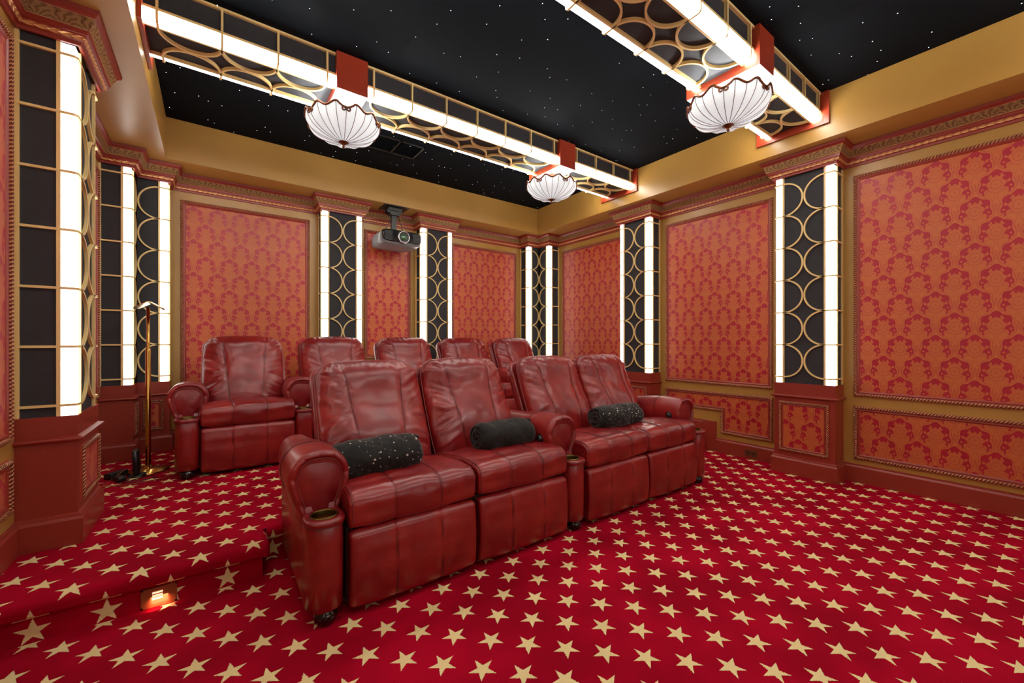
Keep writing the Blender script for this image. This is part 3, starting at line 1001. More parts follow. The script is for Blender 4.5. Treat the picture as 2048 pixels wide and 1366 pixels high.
def seat_cushion_meshes():
    hf = SW / 2 - 0.004
    # profile: front face (y 0.015) rising to a rounded nose then top falling gently back
    p = []
    p += arc(0.060, 0.415, 0.040, PI * 1.5, PI, 6)                 # bottom front
    p += arc(0.085, 0.475, 0.066, PI, PI / 2, 10, 0.058)            # nose
    p += [(0.20, 0.538), (0.32, 0.528), (0.44, 0.508), (0.55, 0.492), (0.60, 0.48)]
    p += [(0.61, 0.42), (0.60, 0.385), (0.40, 0.375), (0.20, 0.375)]
    p = dense(p)
    m = MB(); loft_x(m, p, hf, seams=(-0.115, 0.115), puff=0.014, seed=3.1, wr=0.0055)
    front = [q for q in p]
    cy = 0.3; cz = 0.45
    for sx in (-0.115, 0.115):
        for q in (-0.004, 0.004):
            pts = [(sx + q, y - 0.0105 * (1 if y < 0.07 else 0.0), z + (0.0118 if y >= 0.07 else 0.003)) for y, z in front if (z > 0.40 and y < 0.56)]
            m.tube(pts, 0.0009, 4, 1)
    a = m.mesh('seat_cushion', [M['leather'], M['seam']])
    b = []
    for s in (-1, 1):
        m = MB()
        pts = []
        for (y, z) in front:
            if z > 0.38 and y < 0.56: pts.append((y, z))
        # order along the profile as it already is
        m.tube([(s * (hf - 0.014), y + (cy - y) * 0.004, z + (cz - z) * 0.01) for y, z in pts], 0.0045, 6)
        b.append(m.mesh('piping', M['piping']))
    return a, b

def footrest_meshes():
    hf = SW / 2 - 0.007
    p = arc(0.050, 0.335, 0.036, PI / 2, PI, 8, 0.030)
    p += [(0.006, 0.28), (0.002, 0.20), (0.004, 0.12)]
    p += arc(0.040, 0.055, 0.030, PI, PI * 1.5, 6, 0.025)
    p += [(0.085, 0.03), (0.09, 0.2), (0.085, 0.355)]
    p = dense(p)
    m = MB(); loft_x(m, p, hf, seams=(-0.115, 0.115), puff=0.010, seed=8.7, wr=0.003)
    for sx in (-0.115, 0.115):
        for q in (-0.004, 0.004):
            m.tube([(sx + q, -0.0025 + 0.0035 * (1 if z > 0.29 or z < .08 else 0) + max(0, z - 0.32) * 0.4, z) for z in [0.05 + 0.0145 * k for k in range(20)]], 0.0009, 4, 1)
    return m.mesh('footrest', [M['leather'], M['seam']])

BH = 0.70; BT = 0.175; LEAN = math.radians(25.5)
def back_xform(x, s, d):
    """s: up along the back, d: out of the front face; returns seat-local xyz"""
    y0, z0 = 0.545, 0.425
    return (x, y0 + s * math.sin(LEAN) - d * math.cos(LEAN), z0 + s * math.cos(LEAN) + d * math.sin(LEAN))
def back_outline(x, t):
    """shape the square (-1..1) into the cushion outline; returns x, s"""
    hx = SW / 2 - 0.004
    a = max(abs(x), abs(t), 1e-6)
    X_, T_ = x * hx, t * BH / 2
    # rounded rectangle boundary in this direction
    dx, dy = X_ / a, T_ / a           # point on rectangle boundary
    r = 0.105 if t > 0 else 0.05
    bx, by = hx, BH / 2
    L = math.hypot(dx, dy) or 1
    ux, uy = abs(dx) / L, abs(dy) / L
    # distance to rounded rect along (ux,uy)
    cx, cy = bx - r, by - r
    Rr = L
    # solve |p*R - c| = r when in corner zone
    px, py = abs(dx), abs(dy)
    if px > cx and py > cy:
        b = ux * cx + uy * cy; c = cx * cx + cy * cy - r * r
        disc = b * b - c
        if disc > 0: Rr = b + math.sqrt(disc)
    k = Rr / L
    X_, T_ = X_ * k, T_ * k
    s = T_ + BH / 2
    # top crowned, slightly narrower shoulders
    f = s / BH
    X_ *= 1.0 - 0.035 * sstep(0.55, 1.0, f) - 0.03 * sstep(0.3, 0.0, f)
    s += 0.022 * sstep(0.6, 1.0, f) * (1 - (X_ / hx) ** 2)
    return X_, s, a
def backrest_meshes(seed):
    hx = SW / 2
    nx, nt_ = 64, 70
    m = MB()
    grid = {}
    def seamx(s, sg): return sg * (0.118 + 0.058 * (s / BH))
    for side in (0, 1):
        for i in range(nx + 1):
            for j in range(nt_ + 1):
                if side and (i in (0, nx) or j in (0, nt_)):
                    grid[(side, i, j)] = grid[(0, i, j)]; continue
                x = math.sin((i / nx * 2 - 1) * PI / 2); t = math.sin((j / nt_ * 2 - 1) * PI / 2)
                x = 0.6 * x + 0.4 * (i / nx * 2 - 1); t = 0.6 * t + 0.4 * (j / nt_ * 2 - 1)
                X_, s, a = back_outline(x, t)
                f = s / BH
                edge = math.sqrt(max(0.0, 1 - a ** 5))
                if side == 0:
                    d = 0.075 * edge ** 0.8 + 0.030 * (1 - (X_ / hx) ** 2) * edge
                    d += 0.022 * math.exp(-((f - 0.33) / 0.20) ** 2) * edge            # lumbar
                    d += 0.020 * math.exp(-((f - 0.86) / 0.14) ** 2) * edge            # head roll
                    w = sstep(0.35, 0.95, abs(X_) / hx)
                    # gathers fanning in from the side edges
                    sg = 1 if X_ > 0 else -1
                    q = s * 1.0 - abs(X_) * 0.55 * (1 if f > 0.45 else -0.7)
                    wrk = nz(abs(X_) * 3.0 + seed + sg, q * 17.0, seed) + 0.6 * nz(abs(X_) * 6.0 + seed, q * 36.0, seed + 5 * sg)
                    d += edge * w * 0.026 * wrk
                    rid = max(0.0, 1 - abs(nz(abs(X_) * 4.0 + seed, q * 30.0, seed + 3.3)) * 5.0)
                    d -= edge * sstep(0.62, 0.98, abs(X_) / hx) * 0.011 * rid * (0.4 + 0.9 * sstep(0.35, 0.95, f))
                    rt = max(0.0, 1 - abs(nz(X_ * 34.0 + seed, s * 5.0, 7.7)) * 4.0)
                    d -= edge * sstep(0.84, 0.99, f) * 0.007 * rt
                    wt = sstep(0.86, 1.0, f)
                    d += edge * wt * 0.010 * nz(X_ * 40.0, s * 6.0, seed)
                    d += edge * 0.010 * nz(X_ * 5 + seed, s * 6 + seed, 1.7) + edge * 0.004 * nz(X_ * 14 + seed, s * 12, seed)
                    for sg in (-1, 1):
                        dd = X_ - seamx(s, sg)
                        d -= edge * (0.006 * math.exp(-(dd / 0.004) ** 2) + 0.005 * math.exp(-(dd / 0.022) ** 2))
                else:
                    d = -0.075 * edge
                grid[(side, i, j)] = m.vert(back_xform(X_, s, d))
    for side in (0, 1):
        for i in range(nx):
            for j in range(nt_):
                q = [grid[(side, i, j)], grid[(side, i + 1, j)], grid[(side, i + 1, j + 1)], grid[(side, i, j + 1)]]
                q2 = []
                for v in q:
                    if v not in q2: q2.append(v)
                if len(q2) > 2: m.face(q2 if side == 0 else q2[::-1], 0, None, True)
    mback = m
    # piping round the outline
    m = MB()
    pts = []
    for i in range(0, 41): pts.append(back_outline(-1, -1 + 2 * i / 40)[:2])
    for i in range(1, 41): pts.append(back_outline(-1 + 2 * i / 40, 1)[:2])
    for i in range(1, 41): pts.append(back_outline(1, 1 - 2 * i / 40)[:2])
    m.tube([back_xform(x * 1.002, s, 0.004) for x, s in pts], 0.0050, 6)
    b = m.mesh('piping', M['piping'])
    m = mback
    # stitched seam lines lying in their grooves
    for sg in (-1, 1):
        for q in (-0.0035, 0.0035):
            pts = []
            for k in range(60):
                s = BH * (0.04 + 0.93 * k / 59); X_ = seamx(s, sg) + q
                # front depth without noise
                f = s / BH
                t = (s - BH / 2) / (BH / 2); xx = X_ / (hx - 0.004)
                a_ = max(abs(xx), abs(t)); edge = math.sqrt(max(0.0, 1 - min(1, a_) ** 5))
                d = 0.075 * edge ** 0.8 + 0.030 * (1 - (X_ / hx) ** 2) * edge + 0.022 * math.exp(-((f - 0.33) / 0.20) ** 2) * edge + 0.020 * math.exp(-((f - 0.86) / 0.14) ** 2) * edge
                d += edge * 0.010 * nz(X_ * 5 + seed, s * 6 + seed, 1.7) + edge * 0.004 * nz(X_ * 14 + seed, s * 12, seed)
                w = sstep(0.35, 0.95, abs(X_) / hx); qq = s - abs(X_) * 0.55 * (1 if f > 0.45 else -0.7)
                d += edge * w * 0.026 * (nz(abs(X_) * 3.0 + seed + sg, qq * 17.0, seed) + 0.6 * nz(abs(X_) * 6.0 + seed, qq * 36.0, seed + 5 * sg))
                d -= edge * 0.0046
                pts.append(back_xform(X_, s, d))
            m.tube(pts, 0.0010, 4, 1)
    a = m.mesh('backrest', [M['leather'], M['seam']])
    # rear shell board
    m = MB()
    hw = SW / 2 - 0.002
    pr = dense([(0, 0)] , 1) if False else None
    secs = []
    outline = []
    for k in range(0, 13): outline.append((-hw, 0.70 * k / 12))
    outline += arc(-hw + 0.06, 0.70, 0.06, PI, PI / 2, 6)
    outline += [(0, 0.765)]
    outline += arc(hw - 0.06, 0.70, 0.06, PI / 2, 0, 6)
    for k in range(12, -1, -1): outline.append((hw, 0.70 * k / 12))
    for dpt, ins in ((-0.055, 0.014), (-0.066, 0.002), (-0.085, 0.0), (-0.112, 0.0), (-0.122, 0.006), (-0.128, 0.018)):
        ring = []
        for x, s in outline:
            k = 1 - ins / 0.33
            ring.append(back_xform(x * k, -0.05 + (s) * (1 - ins / 0.7), dpt))
        secs.append(ring)
    m.loft(secs)
    d_ = m.mesh('back_shell', M['leather'])
    return a, b, d_

def roll_outline(ins=0.0, n=64):
    """keyhole arch of the padded arm end: x,z from lower left over the top to lower right"""
    pts = []
    ctrl = [(-0.080, 0.40), (-0.091, 0.45), (-0.115, 0.515), (-0.129, 0.580), (-0.119, 0.642), (-0.086, 0.688), (-0.041, 0.708), (0.0, 0.711)]
    full = ctrl + [(-x, z) for x, z in ctrl[-2::-1]]
    # catmull-rom
    P = [Vector(p) for p in full]
    out = []
    for i in range(len(P) - 1):
        p0 = P[max(i - 1, 0)]; p1 = P[i]; p2 = P[i + 1]; p3 = P[min(i + 2, len(P) - 1)]
        for k in range(6):
            t = k / 6
            out.append(0.5 * ((2 * p1) + (-p0 + p2) * t + (2 * p0 - 5 * p1 + 4 * p2 - p3) * t * t + (-p0 + 3 * p1 - 3 * p2 + p3) * t ** 3))
    out.append(P[-1])
    if ins:
        res = []
        for i, p in enumerate(out):
            a = out[max(i - 1, 0)]; b = out[min(i + 1, len(out) - 1)]
            t = (b - a).normalized(); nn = Vector((t.y, -t.x))
            res.append(p + nn * ins)
        out = res
    return [(p.x, p.y) for p in out]

ARM_Y0 = 0.150; ARM_Y1 = 0.86
def armrest_meshes():
    m = MB()
    # padded roll: from the back to the rolled front lip
    base = roll_outline(0)
    def closed(o): return o
    secs = []
    def back_drop(y): return -0.045 * sstep(0.25, 0.86, y)
    ys = [ARM_Y1 - (ARM_Y1 - (ARM_Y0 + 0.036)) * k / 26 for k in range(27)]
    for y in ys:
        o = roll_outline(0)
        e = sstep(ARM_Y1 - 0.05, ARM_Y1, y)
        ring = []
        g = 0.004 * math.exp(-((y - 0.40) / 0.006) ** 2)
        for k, (x, z) in enumerate(o):
            fz = sstep(0.40, 0.70, z)
            w = 0.003 * nz(x * 9, y * 7, z * 9)
            sc = (1 - 0.30 * sstep(0.42, 0.75, y)) * (1 - 0.3 * e) - g / 0.11 + w / 0.11
            cz = 0.55
            ring.append((x * sc, y, (z - cz) * (1 - 0.3 * e - g * 4 / 1.0) + cz + back_drop(y) * fz + w))
        secs.append(ring)
    r = 0.036
    N = len(base)
    pl = [0.10, 0.24, 0.38, 0.5, 0.62, 0.76, 0.90]
    for k in range(1, 13):
        a = PI * 0.80 * k / 12
        ins = r * (1 - math.cos(a)) * 0.52
        o = roll_outline(ins)
        y = ARM_Y0 + r - r * math.sin(min(a, PI * 0.8))
        ring = []
        for j, (x, z) in enumerate(o):
            u = j / (N - 1)
            cr = sum(math.exp(-((u - q) / 0.007) ** 2) for q in pl) * math.sin(a) ** 2
            sw = sum(math.exp(-((u - q) / 0.03) ** 2) for q in pl) * math.sin(a) ** 2
            zz = max(z, 0.40)
            ring.append((x, y + 0.007 * cr + 0.004 * sw, zz))
        secs.append(ring)
    # bottom of the ring is closed by the polygon edge
    m.loft(secs, 0, True)
    # lower arm body
    def rr(x0, x1, y0, y1, r, z, n=4):
        o = []
        for cx, cy, a0 in ((x1 - r, y0 + r, -PI / 2), (x1 - r, y1 - r, 0), (x0 + r, y1 - r, PI / 2), (x0 + r, y0 + r, PI)):
            for k in range(n + 1):
                a = a0 + PI / 2 * k / n
                o.append((cx + r * math.cos(a), cy + r * math.sin(a), z))
        return o
    m.loft([rr(-0.066, 0.066, 0.155, 0.80, 0.012, 0.062), rr(-0.072, 0.072, 0.155, 0.81, 0.015, 0.075), rr(-0.0735, 0.0735, 0.155, 0.82, 0.015, 0.30), rr(-0.073, 0.073, 0.16, 0.84, 0.015, 0.47)])
    # pedestal column, bow-fronted
    def ped(z, g=0.0):
        o = []
        for k in range(25):
            a = PI + PI * k / 24
            o.append(((0.0755 + g) * math.copysign(abs(math.cos(a)) ** 0.72, math.cos(a)), 0.088 + (0.090 + g) * math.sin(a) * (0.92 if 1 else 1), z))
        o += [(0.0755 + g, 0.135, z), (0.074 + g, 0.17, z), (-0.074 - g, 0.17, z), (-0.0755 - g, 0.135, z)]
        return o
    m.loft([ped(0.062, -0.010), ped(0.072, 0.0), ped(0.20, 0.001), ped(0.34, 0.001), ped(0.418, 0.0), ped(0.422, -0.003)])
    for q in (-0.004, 0.004):
        o = [(x * 1.004, 0.40 + q, z + back_drop(0.4) * sstep(0.40, 0.70, z) + 0.0015) for x, z in roll_outline(0) if z > 0.50]
        m.tube(o, 0.001, 4, 1)
    arm = m.mesh('armrest', [M['leather'], M['seam']])
    # face insert
    m = MB()
    o = roll_outline(r * (1 - math.cos(PI * 0.8)) * 0.52 + 0.001)
    o = [(x, max(z, 0.40)) for x, z in o]
    y0 = ARM_Y0 + r - r * math.sin(PI * 0.8)
    secs = []
    for s in (1.0, 0.93, 0.82, 0.65, 0.45, 0.22, 0.02):
        cz = 0.53
        dy = -0.016 * (1 - s ** 2.2)
        secs.append([(x * s, y0 + 0.004 + dy + 0.003 * nz(x * s * 14, (cz + (z - cz) * s) * 30, 2.2) * (1 - s ** 4), cz + (z - cz) * s) for x, z in o])
    m.loft(secs, 0, False)
    ins = m.mesh('arm_front_panel', M['leather'])
    m = MB()
    m.tube([(x, y0 - 0.001, z) for x, z in roll_outline(r * (1 - math.cos(PI * 0.8)) * 0.52 + 0.001) if z > 0.452], 0.0042, 6)
    pip = m.mesh('piping', M['piping'])
    m = MB()
    m.tube([(x, y, z) for x, y, z in ped(0.424, 0.003)[:25]], 0.0038, 6)
    pip2 = m.mesh('piping', M['piping'])
    # cup holder cap with a real well
    m = MB()
    n = 48; cy = 0.086
    def outl(z, g=0.0, rad=None):
        ring = []
        for k in range(n):
            a = 2 * PI * k / n + PI / 2
            dx, dy = math.cos(a), math.sin(a)
            if rad is not None: ring.append((rad * dx, cy + rad * dy, z)); continue
            # superellipse front, square back
            e = 3.2 if dy > 0 else 2.5
            hy = 0.070 if dy > 0 else 0.086
            q = (abs(dx / (0.077 + g)) ** e + abs(dy / (hy + g)) ** e) ** (-1 / e)
            ring.append((q * dx, cy + q * dy, z))
        return ring
    m.loft([outl(0.424, 0.0), outl(0.430, 0.005), outl(0.440, 0.006), outl(0.449, 0.001), outl(0.452, -0.008), outl(0.450, 0, 0.053), outl(0.445, 0, 0.050)], 0, False)
    cap = m.mesh('cup_holder_cap', M['leather'])
    m = MB()
    m.lathe([(0.0565, 0.4505), (0.0560, 0.4535), (0.0535, 0.4545), (0.0500, 0.4535), (0.0490, 0.4500), (0.0475, 0.40), (0.0465, 0.385), (0.0, 0.384)], (0, cy, 0), 40)
    cup = m.mesh('cup_holder', M['cupbrass'])
    m = MB()
    m.lathe([(0.0, 0.0), (0.030, 0.0), (0.044, 0.012), (0.048, 0.032), (0.044, 0.050), (0.032, 0.060), (0.032, 0.070), (0.0, 0.070)], (0, 0, 0), 28)
    foot = m.mesh('bun_foot', M['black_gloss'])
    m = MB()
    m.lathe([(0.0, -0.026), (0.012, -0.024), (0.020, -0.018), (0.0235, -0.008), (0.024, 0.0), (0.0, 0.0)], (0, 0, 0), 24, axis='x')
    m.lathe([(0.024, -0.004), (0.030, -0.004), (0.031, 0.0), (0.0, 0.0)], (0, 0, 0), 24, axis='x')
    knob = m.mesh('recline_knob', M['black_gloss'])
    return dict(armrest=arm, ins=ins, pip=pip, cap=cap, cup=cup, foot=foot, pip2=pip2, knob=knob)
M['cupbrass'] = plain('antique_brass', lin(120, 104, 52), 0.3, 1.0)

CUSH = seat_cushion_meshes()
FOOTR = footrest_meshes()
BACKS = [backrest_meshes(s) for s in (2.3, 11.9, 23.4, 37.7)]
ARM = armrest_meshes()
def base_mesh():
    m = MB(); m.box(-SW / 2, SW / 2, 0.07, 0.79, 0.05, 0.375)
    return m.mesh('seat_base', M['dark_inside'])
BASEM = base_mesh()

def add_seat(root, x, k, variant=(0, 0, 0)):
    dy, dz, sc = variant
    c = put('seat_cushion', CUSH[0], root, (x, dy, dz)); put('piping', CUSH[1][0], c); put('piping', CUSH[1][1], c)
    put('footrest', FOOTR, root, (x, 0, 0))
    b = put('backrest', BACKS[k][0], root, (x, dy * 0.5, dz)); put('piping', BACKS[k][1], b)
    put('back_shell', BACKS[k][2], root, (x, 0, 0))
    put('seat_base', BASEM, root, (x, 0, 0))
def add_arm(root, x, knob=0):
    a = put('armrest', ARM['armrest'], root, (x, 0, 0))
    put('arm_front_panel', ARM['ins'], a); put('piping', ARM['pip'], a); put('cup_holder_cap', ARM['cap'], a)
    put('cup_holder', ARM['cup'], a); put('bun_foot', ARM['foot'], a, (0, 0.058, 0)); put('bun_foot', ARM['foot'], a, (0, 0.74, 0)); put('piping', ARM['pip2'], a)
    if knob:
        k = put('recline_knob', ARM['knob'], a, (knob * 0.126, 0.245, 0.562))
        if knob > 0: k.rotation_euler = (0, 0, PI)

FYF = 1.835
r = thing('theatre_loveseat', 'red leather loveseat at front left with two rolled blankets on its seats', 'loveseat', (1.140, FYF, 0), 0, 'front row of reclining loveseats')
add_arm(r, 0.395 - 1.140); add_seat(r, 0.808 - 1.140, 0); add_seat(r, 1.470 - 1.140, 1, (0.0, 0.004, 0)); add_arm(r, 1.885 - 1.140, -1)
r = thing('theatre_loveseat', 'red leather loveseat at front right with one star-dotted blanket roll', 'loveseat', (2.700, FYF, 0), 0, 'front row of reclining loveseats')
add_seat(r, 2.300 - 2.700, 2); add_seat(r, 2.956 - 2.700, 3, (0.0, 0.002, 0)); add_arm(r, 3.358 - 2.700, -1)
REAR = ['single red recliner at the left end of the back row, seen almost whole',
        'second recliner from the left in the back row, only its backrest top showing',
        'middle recliner of the back row, half hidden behind the front row',
        'second recliner from the right in the back row',
        'last recliner at the right end of the back row, in front of the corner pilaster']
for k in range(5):
    cx = 0.255 + 0.795 * k
    r = thing('theatre_recliner', REAR[k], 'recliner', (cx, 3.875, ZP), 0, 'back row of recliners')
    add_arm(r, -0.4)
    add_seat(r, 0.0, (k + 1) % 4)
    if k == 4: add_arm(r, 0.4)

# ------------------------------------------------------------------ rolled blankets
def blanket(name, label, cx, cy, zb, L, R, mat, rot=0.0, seed=0.0, flat=0.9, fold=False):
    m = MB()
    n, nk = 72, 60
    root_loc = Vector((cx, cy, zb))
    secs = []; 
    for k in range(nk + 1):
        t = k / nk * 2 - 1
        e = (1 - abs(t) ** 7) ** 0.5 if abs(t) < 1 else 0.0
        x = t * L / 2
        rad = R * (0.30 + 0.70 * e) * (1 + 0.07 * nz(t * 2.2, seed, 0.3))
        if k in (0, nk): rad = R * 0.12; x *= 0.955
        ring = []
        for j in range(n):
            a = 2 * PI * j / n
            f = 0.09 * nz(t * 3.0 + seed, math.cos(a) * 1.3, math.sin(a) * 1.3 + seed) + 0.035 * nz(t * 9 + seed, math.cos(a) * 4, math.sin(a) * 4)
            # overlapped flap of the roll
            step_ = 0.06 * sstep(0.0, 0.15, ((a / (2 * PI) + 0.30 + 0.06 * t) % 1.0)) 
            rr_ = rad * (0.96 + f + step_)
            y = rr_ * math.cos(a) * 1.12
            z = rr_ * math.sin(a) * flat
            z = max(z, -R * flat * 0.80)
            ring.append((x + 0.010 * nz(a, t, seed) , y, z + R * flat * 0.80))
        secs.append(ring)
    cr, sr = math.cos(rot), math.sin(rot)
    for k in range(nk):
        for j in range(n):
            j2 = (j + 1) % n
            q = [secs[k][j], secs[k][j2], secs[k + 1][j2], secs[k + 1][j]]
            uv = [(k / nk * L, j / n * 2 * PI * R), (k / nk * L, (j + 1) / n * 2 * PI * R), ((k + 1) / nk * L, (j + 1) / n * 2 * PI * R), ((k + 1) / nk * L, j / n * 2 * PI * R)]
            i0 = len(m.v); m.v += q; m.face((i0, i0 + 1, i0 + 2, i0 + 3), 0, uv, True)
    # spiral layers on both ends
    for e in (0, nk):
        sg = -1 if e == 0 else 1
        pts = []
        for q in range(70):
            t = q / 69; a = t * 4.6 * PI; rad = R * (0.10 + 0.72 * t)
            pts.append((sg * (L / 2 * (0.955 - 0.02 * t)), rad * math.cos(a) * 1.08, rad * math.sin(a) * flat + R * flat * 0.80))
        m.tube(pts, 0.010, 6)
        i0 = len(m.v)
        m.v += secs[e]; m.face(tuple(range(i0, i0 + n)))
    me = m.mesh(name, mat)
    # weld for smooth shading
    import bmesh
    bm = bmesh.new(); bm.from_mesh(me); bmesh.ops.remove_doubles(bm, verts=bm.verts, dist=1e-5); bm.to_mesh(me); bm.free()
    for p_ in me.polygons: p_.use_smooth = True
    o = put(name, me, None, (cx, cy, zb), (0, 0, rot))
    return tag(o, label, 'blanket', 'rolled blankets on the front seats')
blanket('rolled_blanket', 'black velvet blanket roll with silver stars beside the left front armrest', 0.690, 2.155, 0.528, 0.49, 0.104, M['velvet_star'], 0.04, 1.0)
blanket('rolled_blanket', 'plain black fleece blanket roll without stars on the second front seat', 1.53, 2.175, 0.532, 0.42, 0.100, M['fleece'], 0.0, 5.0)
blanket('rolled_blanket', 'black blanket roll with tiny silver dots on the right-hand front loveseat', 2.645, 2.175, 0.532, 0.50, 0.102, M['velvet_star_fine'], -0.02, 9.0)

# ------------------------------------------------------------------ projector on its ceiling bracket
def projector():
    cx, cy, cz = 1.86, 4.99, 2.462
    r = thing('projector', 'black and grey video projector hanging from the soffit in front of the back wall', 'projector', (cx, cy, ZS))
    m = MB()
    def sec(y, hw, z0, z1, e=5.0, n=40, off=0.0):
        ring = []
        for k in range(n):
            a = 2 * PI * k / n
            ca, sa = math.cos(a), math.sin(a)
            q = (abs(ca) ** e + abs(sa) ** e) ** (-1 / e)
            ring.append((cx + hw * q * ca, y, (z0 + z1) / 2 + (z1 - z0) / 2 * q * sa))
        return ring
    y0 = cy - 0.235
    zb, zt = cz - 0.095, cz + 0.085
    m.loft([sec(y0 + 0.020, 0.235, zb + 0.020, zt - 0.008), sec(y0 + 0.05, 0.248, zb + 0.006, zt), sec(y0 + 0.15, 0.255, zb - 0.004, zt + 0.003), sec(y0 + 0.32, 0.250, zb, zt), sec(y0 + 0.44, 0.235, zb + 0.012, zt - 0.01), sec(y0 + 0.46, 0.22, zb + 0.025, zt - 0.02)])
    m.build('projector_body', M['grey_plastic'], r)
    m = MB()
    m.loft([sec(y0 + 0.052, 0.2500, zb + 0.030, zt + 0.004), sec(y0 + 0.03, 0.245, zb + 0.030, zt + 0.003), sec(y0 + 0.006, 0.236, zb + 0.034, zt - 0.004), sec(y0, 0.228, zb + 0.040, zt - 0.01)])
    fr_ = m.build('front_panel', M['black_gloss'], r)
    m = MB()
    for s in (-1, 1):
        for k in range(9):
            z = zb + 0.048 + 0.0125 * k
            m.box(cx + s * 0.172 - 0.045, cx + s * 0.172 + 0.045, y0 - 0.004, y0 + 0.004, z, z + 0.006)
    m.build('vent_slats', M['black_plastic'], fr_)
    lx, lz = cx + 0.012, cz + 0.005
    m = MB()
    m.lathe([(0.075, 0.004), (0.076, -0.006), (0.070, -0.014), (0.062, -0.016), (0.060, -0.008), (0.050, 0.0)], (lx, y0, lz), 40, axis='y')
    m.build('lens_ring', M['chrome'], fr_)
    m = MB()
    m.lathe([(0.058, -0.007), (0.050, -0.002), (0.045, -0.006), (0.036, -0.002)], (lx, y0, lz), 36, axis='y')
    m.build('lens_barrel', M['black_plastic'], fr_)
    m = MB()
    m.lathe([(0.036, -0.003), (0.028, -0.009), (0.016, -0.013), (0.0, -0.0145)], (lx, y0, lz), 32, axis='y')
    m.build('lens', M['lens'], fr_)
    m = MB()
    px, py = cx - 0.02, cy + 0.02
    m.box(px - 0.15, px + 0.16, py - 0.12, py + 0.13, ZS - 0.008, ZS - 0.001)
    m.box(px - 0.085, px + 0.085, py - 0.06, py + 0.06, ZS - 0.05, ZS - 0.008)
    m.box(px - 0.095, px + 0.095, py - 0.045, py - 0.035, ZS - 0.075, ZS - 0.03)
    m.box(px - 0.095, px + 0.095, py + 0.035, py + 0.045, ZS - 0.075, ZS - 0.03)
    m.box(px - 0.06, px + 0.06, py - 0.05, py + 0.05, ZS - 0.10, ZS - 0.06)
    b = m.build('ceiling_bracket', M['black_plastic'], r)
    m = MB()
    for dx in (-0.14, 0.14):
        for dy in (-0.11, 0.11):
            m.lathe([(0, -0.013), (0.006, -0.012), (0.007, -0.008), (0, -0.008)], (px + dx * 0.96, py + dy, ZS), 8)
    for dx in (-0.07, 0, 0.07):
        m.lathe([(0, -0.006), (0.006, -0.005), (0.006, 0.0), (0, 0)], (px + dx, py - 0.0605, ZS - 0.032), 8, axis='y')
    m.build('screws', M['chrome'], b)
    m = MB(); m.box(px - 0.032, px + 0.032, py - 0.02, py + 0.02, cz + 0.08, ZS - 0.06)
    m.build('drop_post', M['black_plastic'], r)
    m = MB()
    for s in (-1, 1):
        m.tube([(px + s * 0.04, py - 0.03, ZS - 0.08), (px + s * 0.055, py - 0.05, ZS - 0.16), (px + s * 0.09, py - 0.04, ZS - 0.24), (px + s * 0.13, py - 0.02, cz + 0.088)], 0.004, 6)
    m.build('cables', M['black_plastic'], r)
projector()

# ------------------------------------------------------------------ brass floor lamp
def floor_lamp():
    x, y = -0.405, 4.34
    r = thing('floor_lamp', 'tall polished brass floor lamp with a tent-shaped shade in the left back corner', 'floor lamp', (x, y, ZP))
    m = MB(); m.lathe([(0.0, 0.0), (0.135, 0.0), (0.137, 0.006), (0.132, 0.012), (0.05, 0.020), (0.030, 0.030), (0.022, 0.05), (0.0, 0.05)], (x, y, ZP), 44)
    m.build('base', M['brass'], r)
    m = MB(); m.lathe([(0.018, 0.02), (0.018, 0.955), (0.0165, 0.960), (0.0165, 0.975), (0.012, 0.978)], (x, y, ZP), 20)
    m.build('lower_pole', M['brass'], r)
    m = MB()
    m.lathe([(0.0115, 0.95), (0.0115, 1.30), (0.0, 1.302)], (x + 0.0, y, ZP), 18)
    m.build('upper_pole', M['brass'], r)
    m = MB()
    # folded shade: ridge runs toward the room, eaves curl outwards
    secs = []
    for k in range(15):
        t = k / 14
        yy = y - 0.15 + 0.26 * t
        s = 0.72 + 0.28 * math.sin(PI * (0.15 + 0.7 * t))
        top = []
        bot = []
        for j in range(17):
            u = j / 16 * 2 - 1
            zz = 0.060 * (1 - abs(u) ** 1.25) - 0.004 * math.sin(PI * abs(u))
            top.append((x + 0.010 + u * 0.100 * s, yy + 0.02 * abs(u), ZP + 1.292 + zz * s))
            bot.append((x + 0.010 + u * 0.098 * s, yy + 0.02 * abs(u), ZP + 1.2885 + zz * s - 0.001))
        secs.append(top + bot[::-1])
    m.loft(secs, 0, True, True)
    o = m.build('shade', M['brass'], r)
floor_lamp()

# ------------------------------------------------------------------ router, adapter and leads on the floor
r = thing('wifi_router', 'slim black upright router on a small stand beside the lamp base', 'router', (-0.462, 4.24, ZP))
m = MB()
secs = []
for z, w, t in ((0.02, 0.020, 0.055), (0.03, 0.022, 0.062), (0.12, 0.021, 0.062), (0.195, 0.018, 0.058), (0.20, 0.014, 0.05)):
    secs.append([(-0.462 + 0.012 * (z * 5 - .5) * -1 + w * math.copysign(abs(math.cos(a)) ** 0.5, math.cos(a)), 4.24 + t * math.copysign(abs(math.sin(a)) ** 0.5, math.sin(a)), ZP + z) for a in [2 * PI * k / 24 for k in range(24)]])
m.loft(secs); m.build('router_body', M['black_plastic'], r)
m = MB(); m.lathe([(0, 0.001), (0.060, 0.001), (0.062, 0.008), (0.045, 0.018), (0.0, 0.022)], (-0.452, 4.235, ZP), 26)
m.build('router_stand', M['black_plastic'], r)
r = thing('power_adapter', 'black power adapter block lying left of the upright router', 'power adapter', (-0.53, 4.24, ZP))
m = MB()
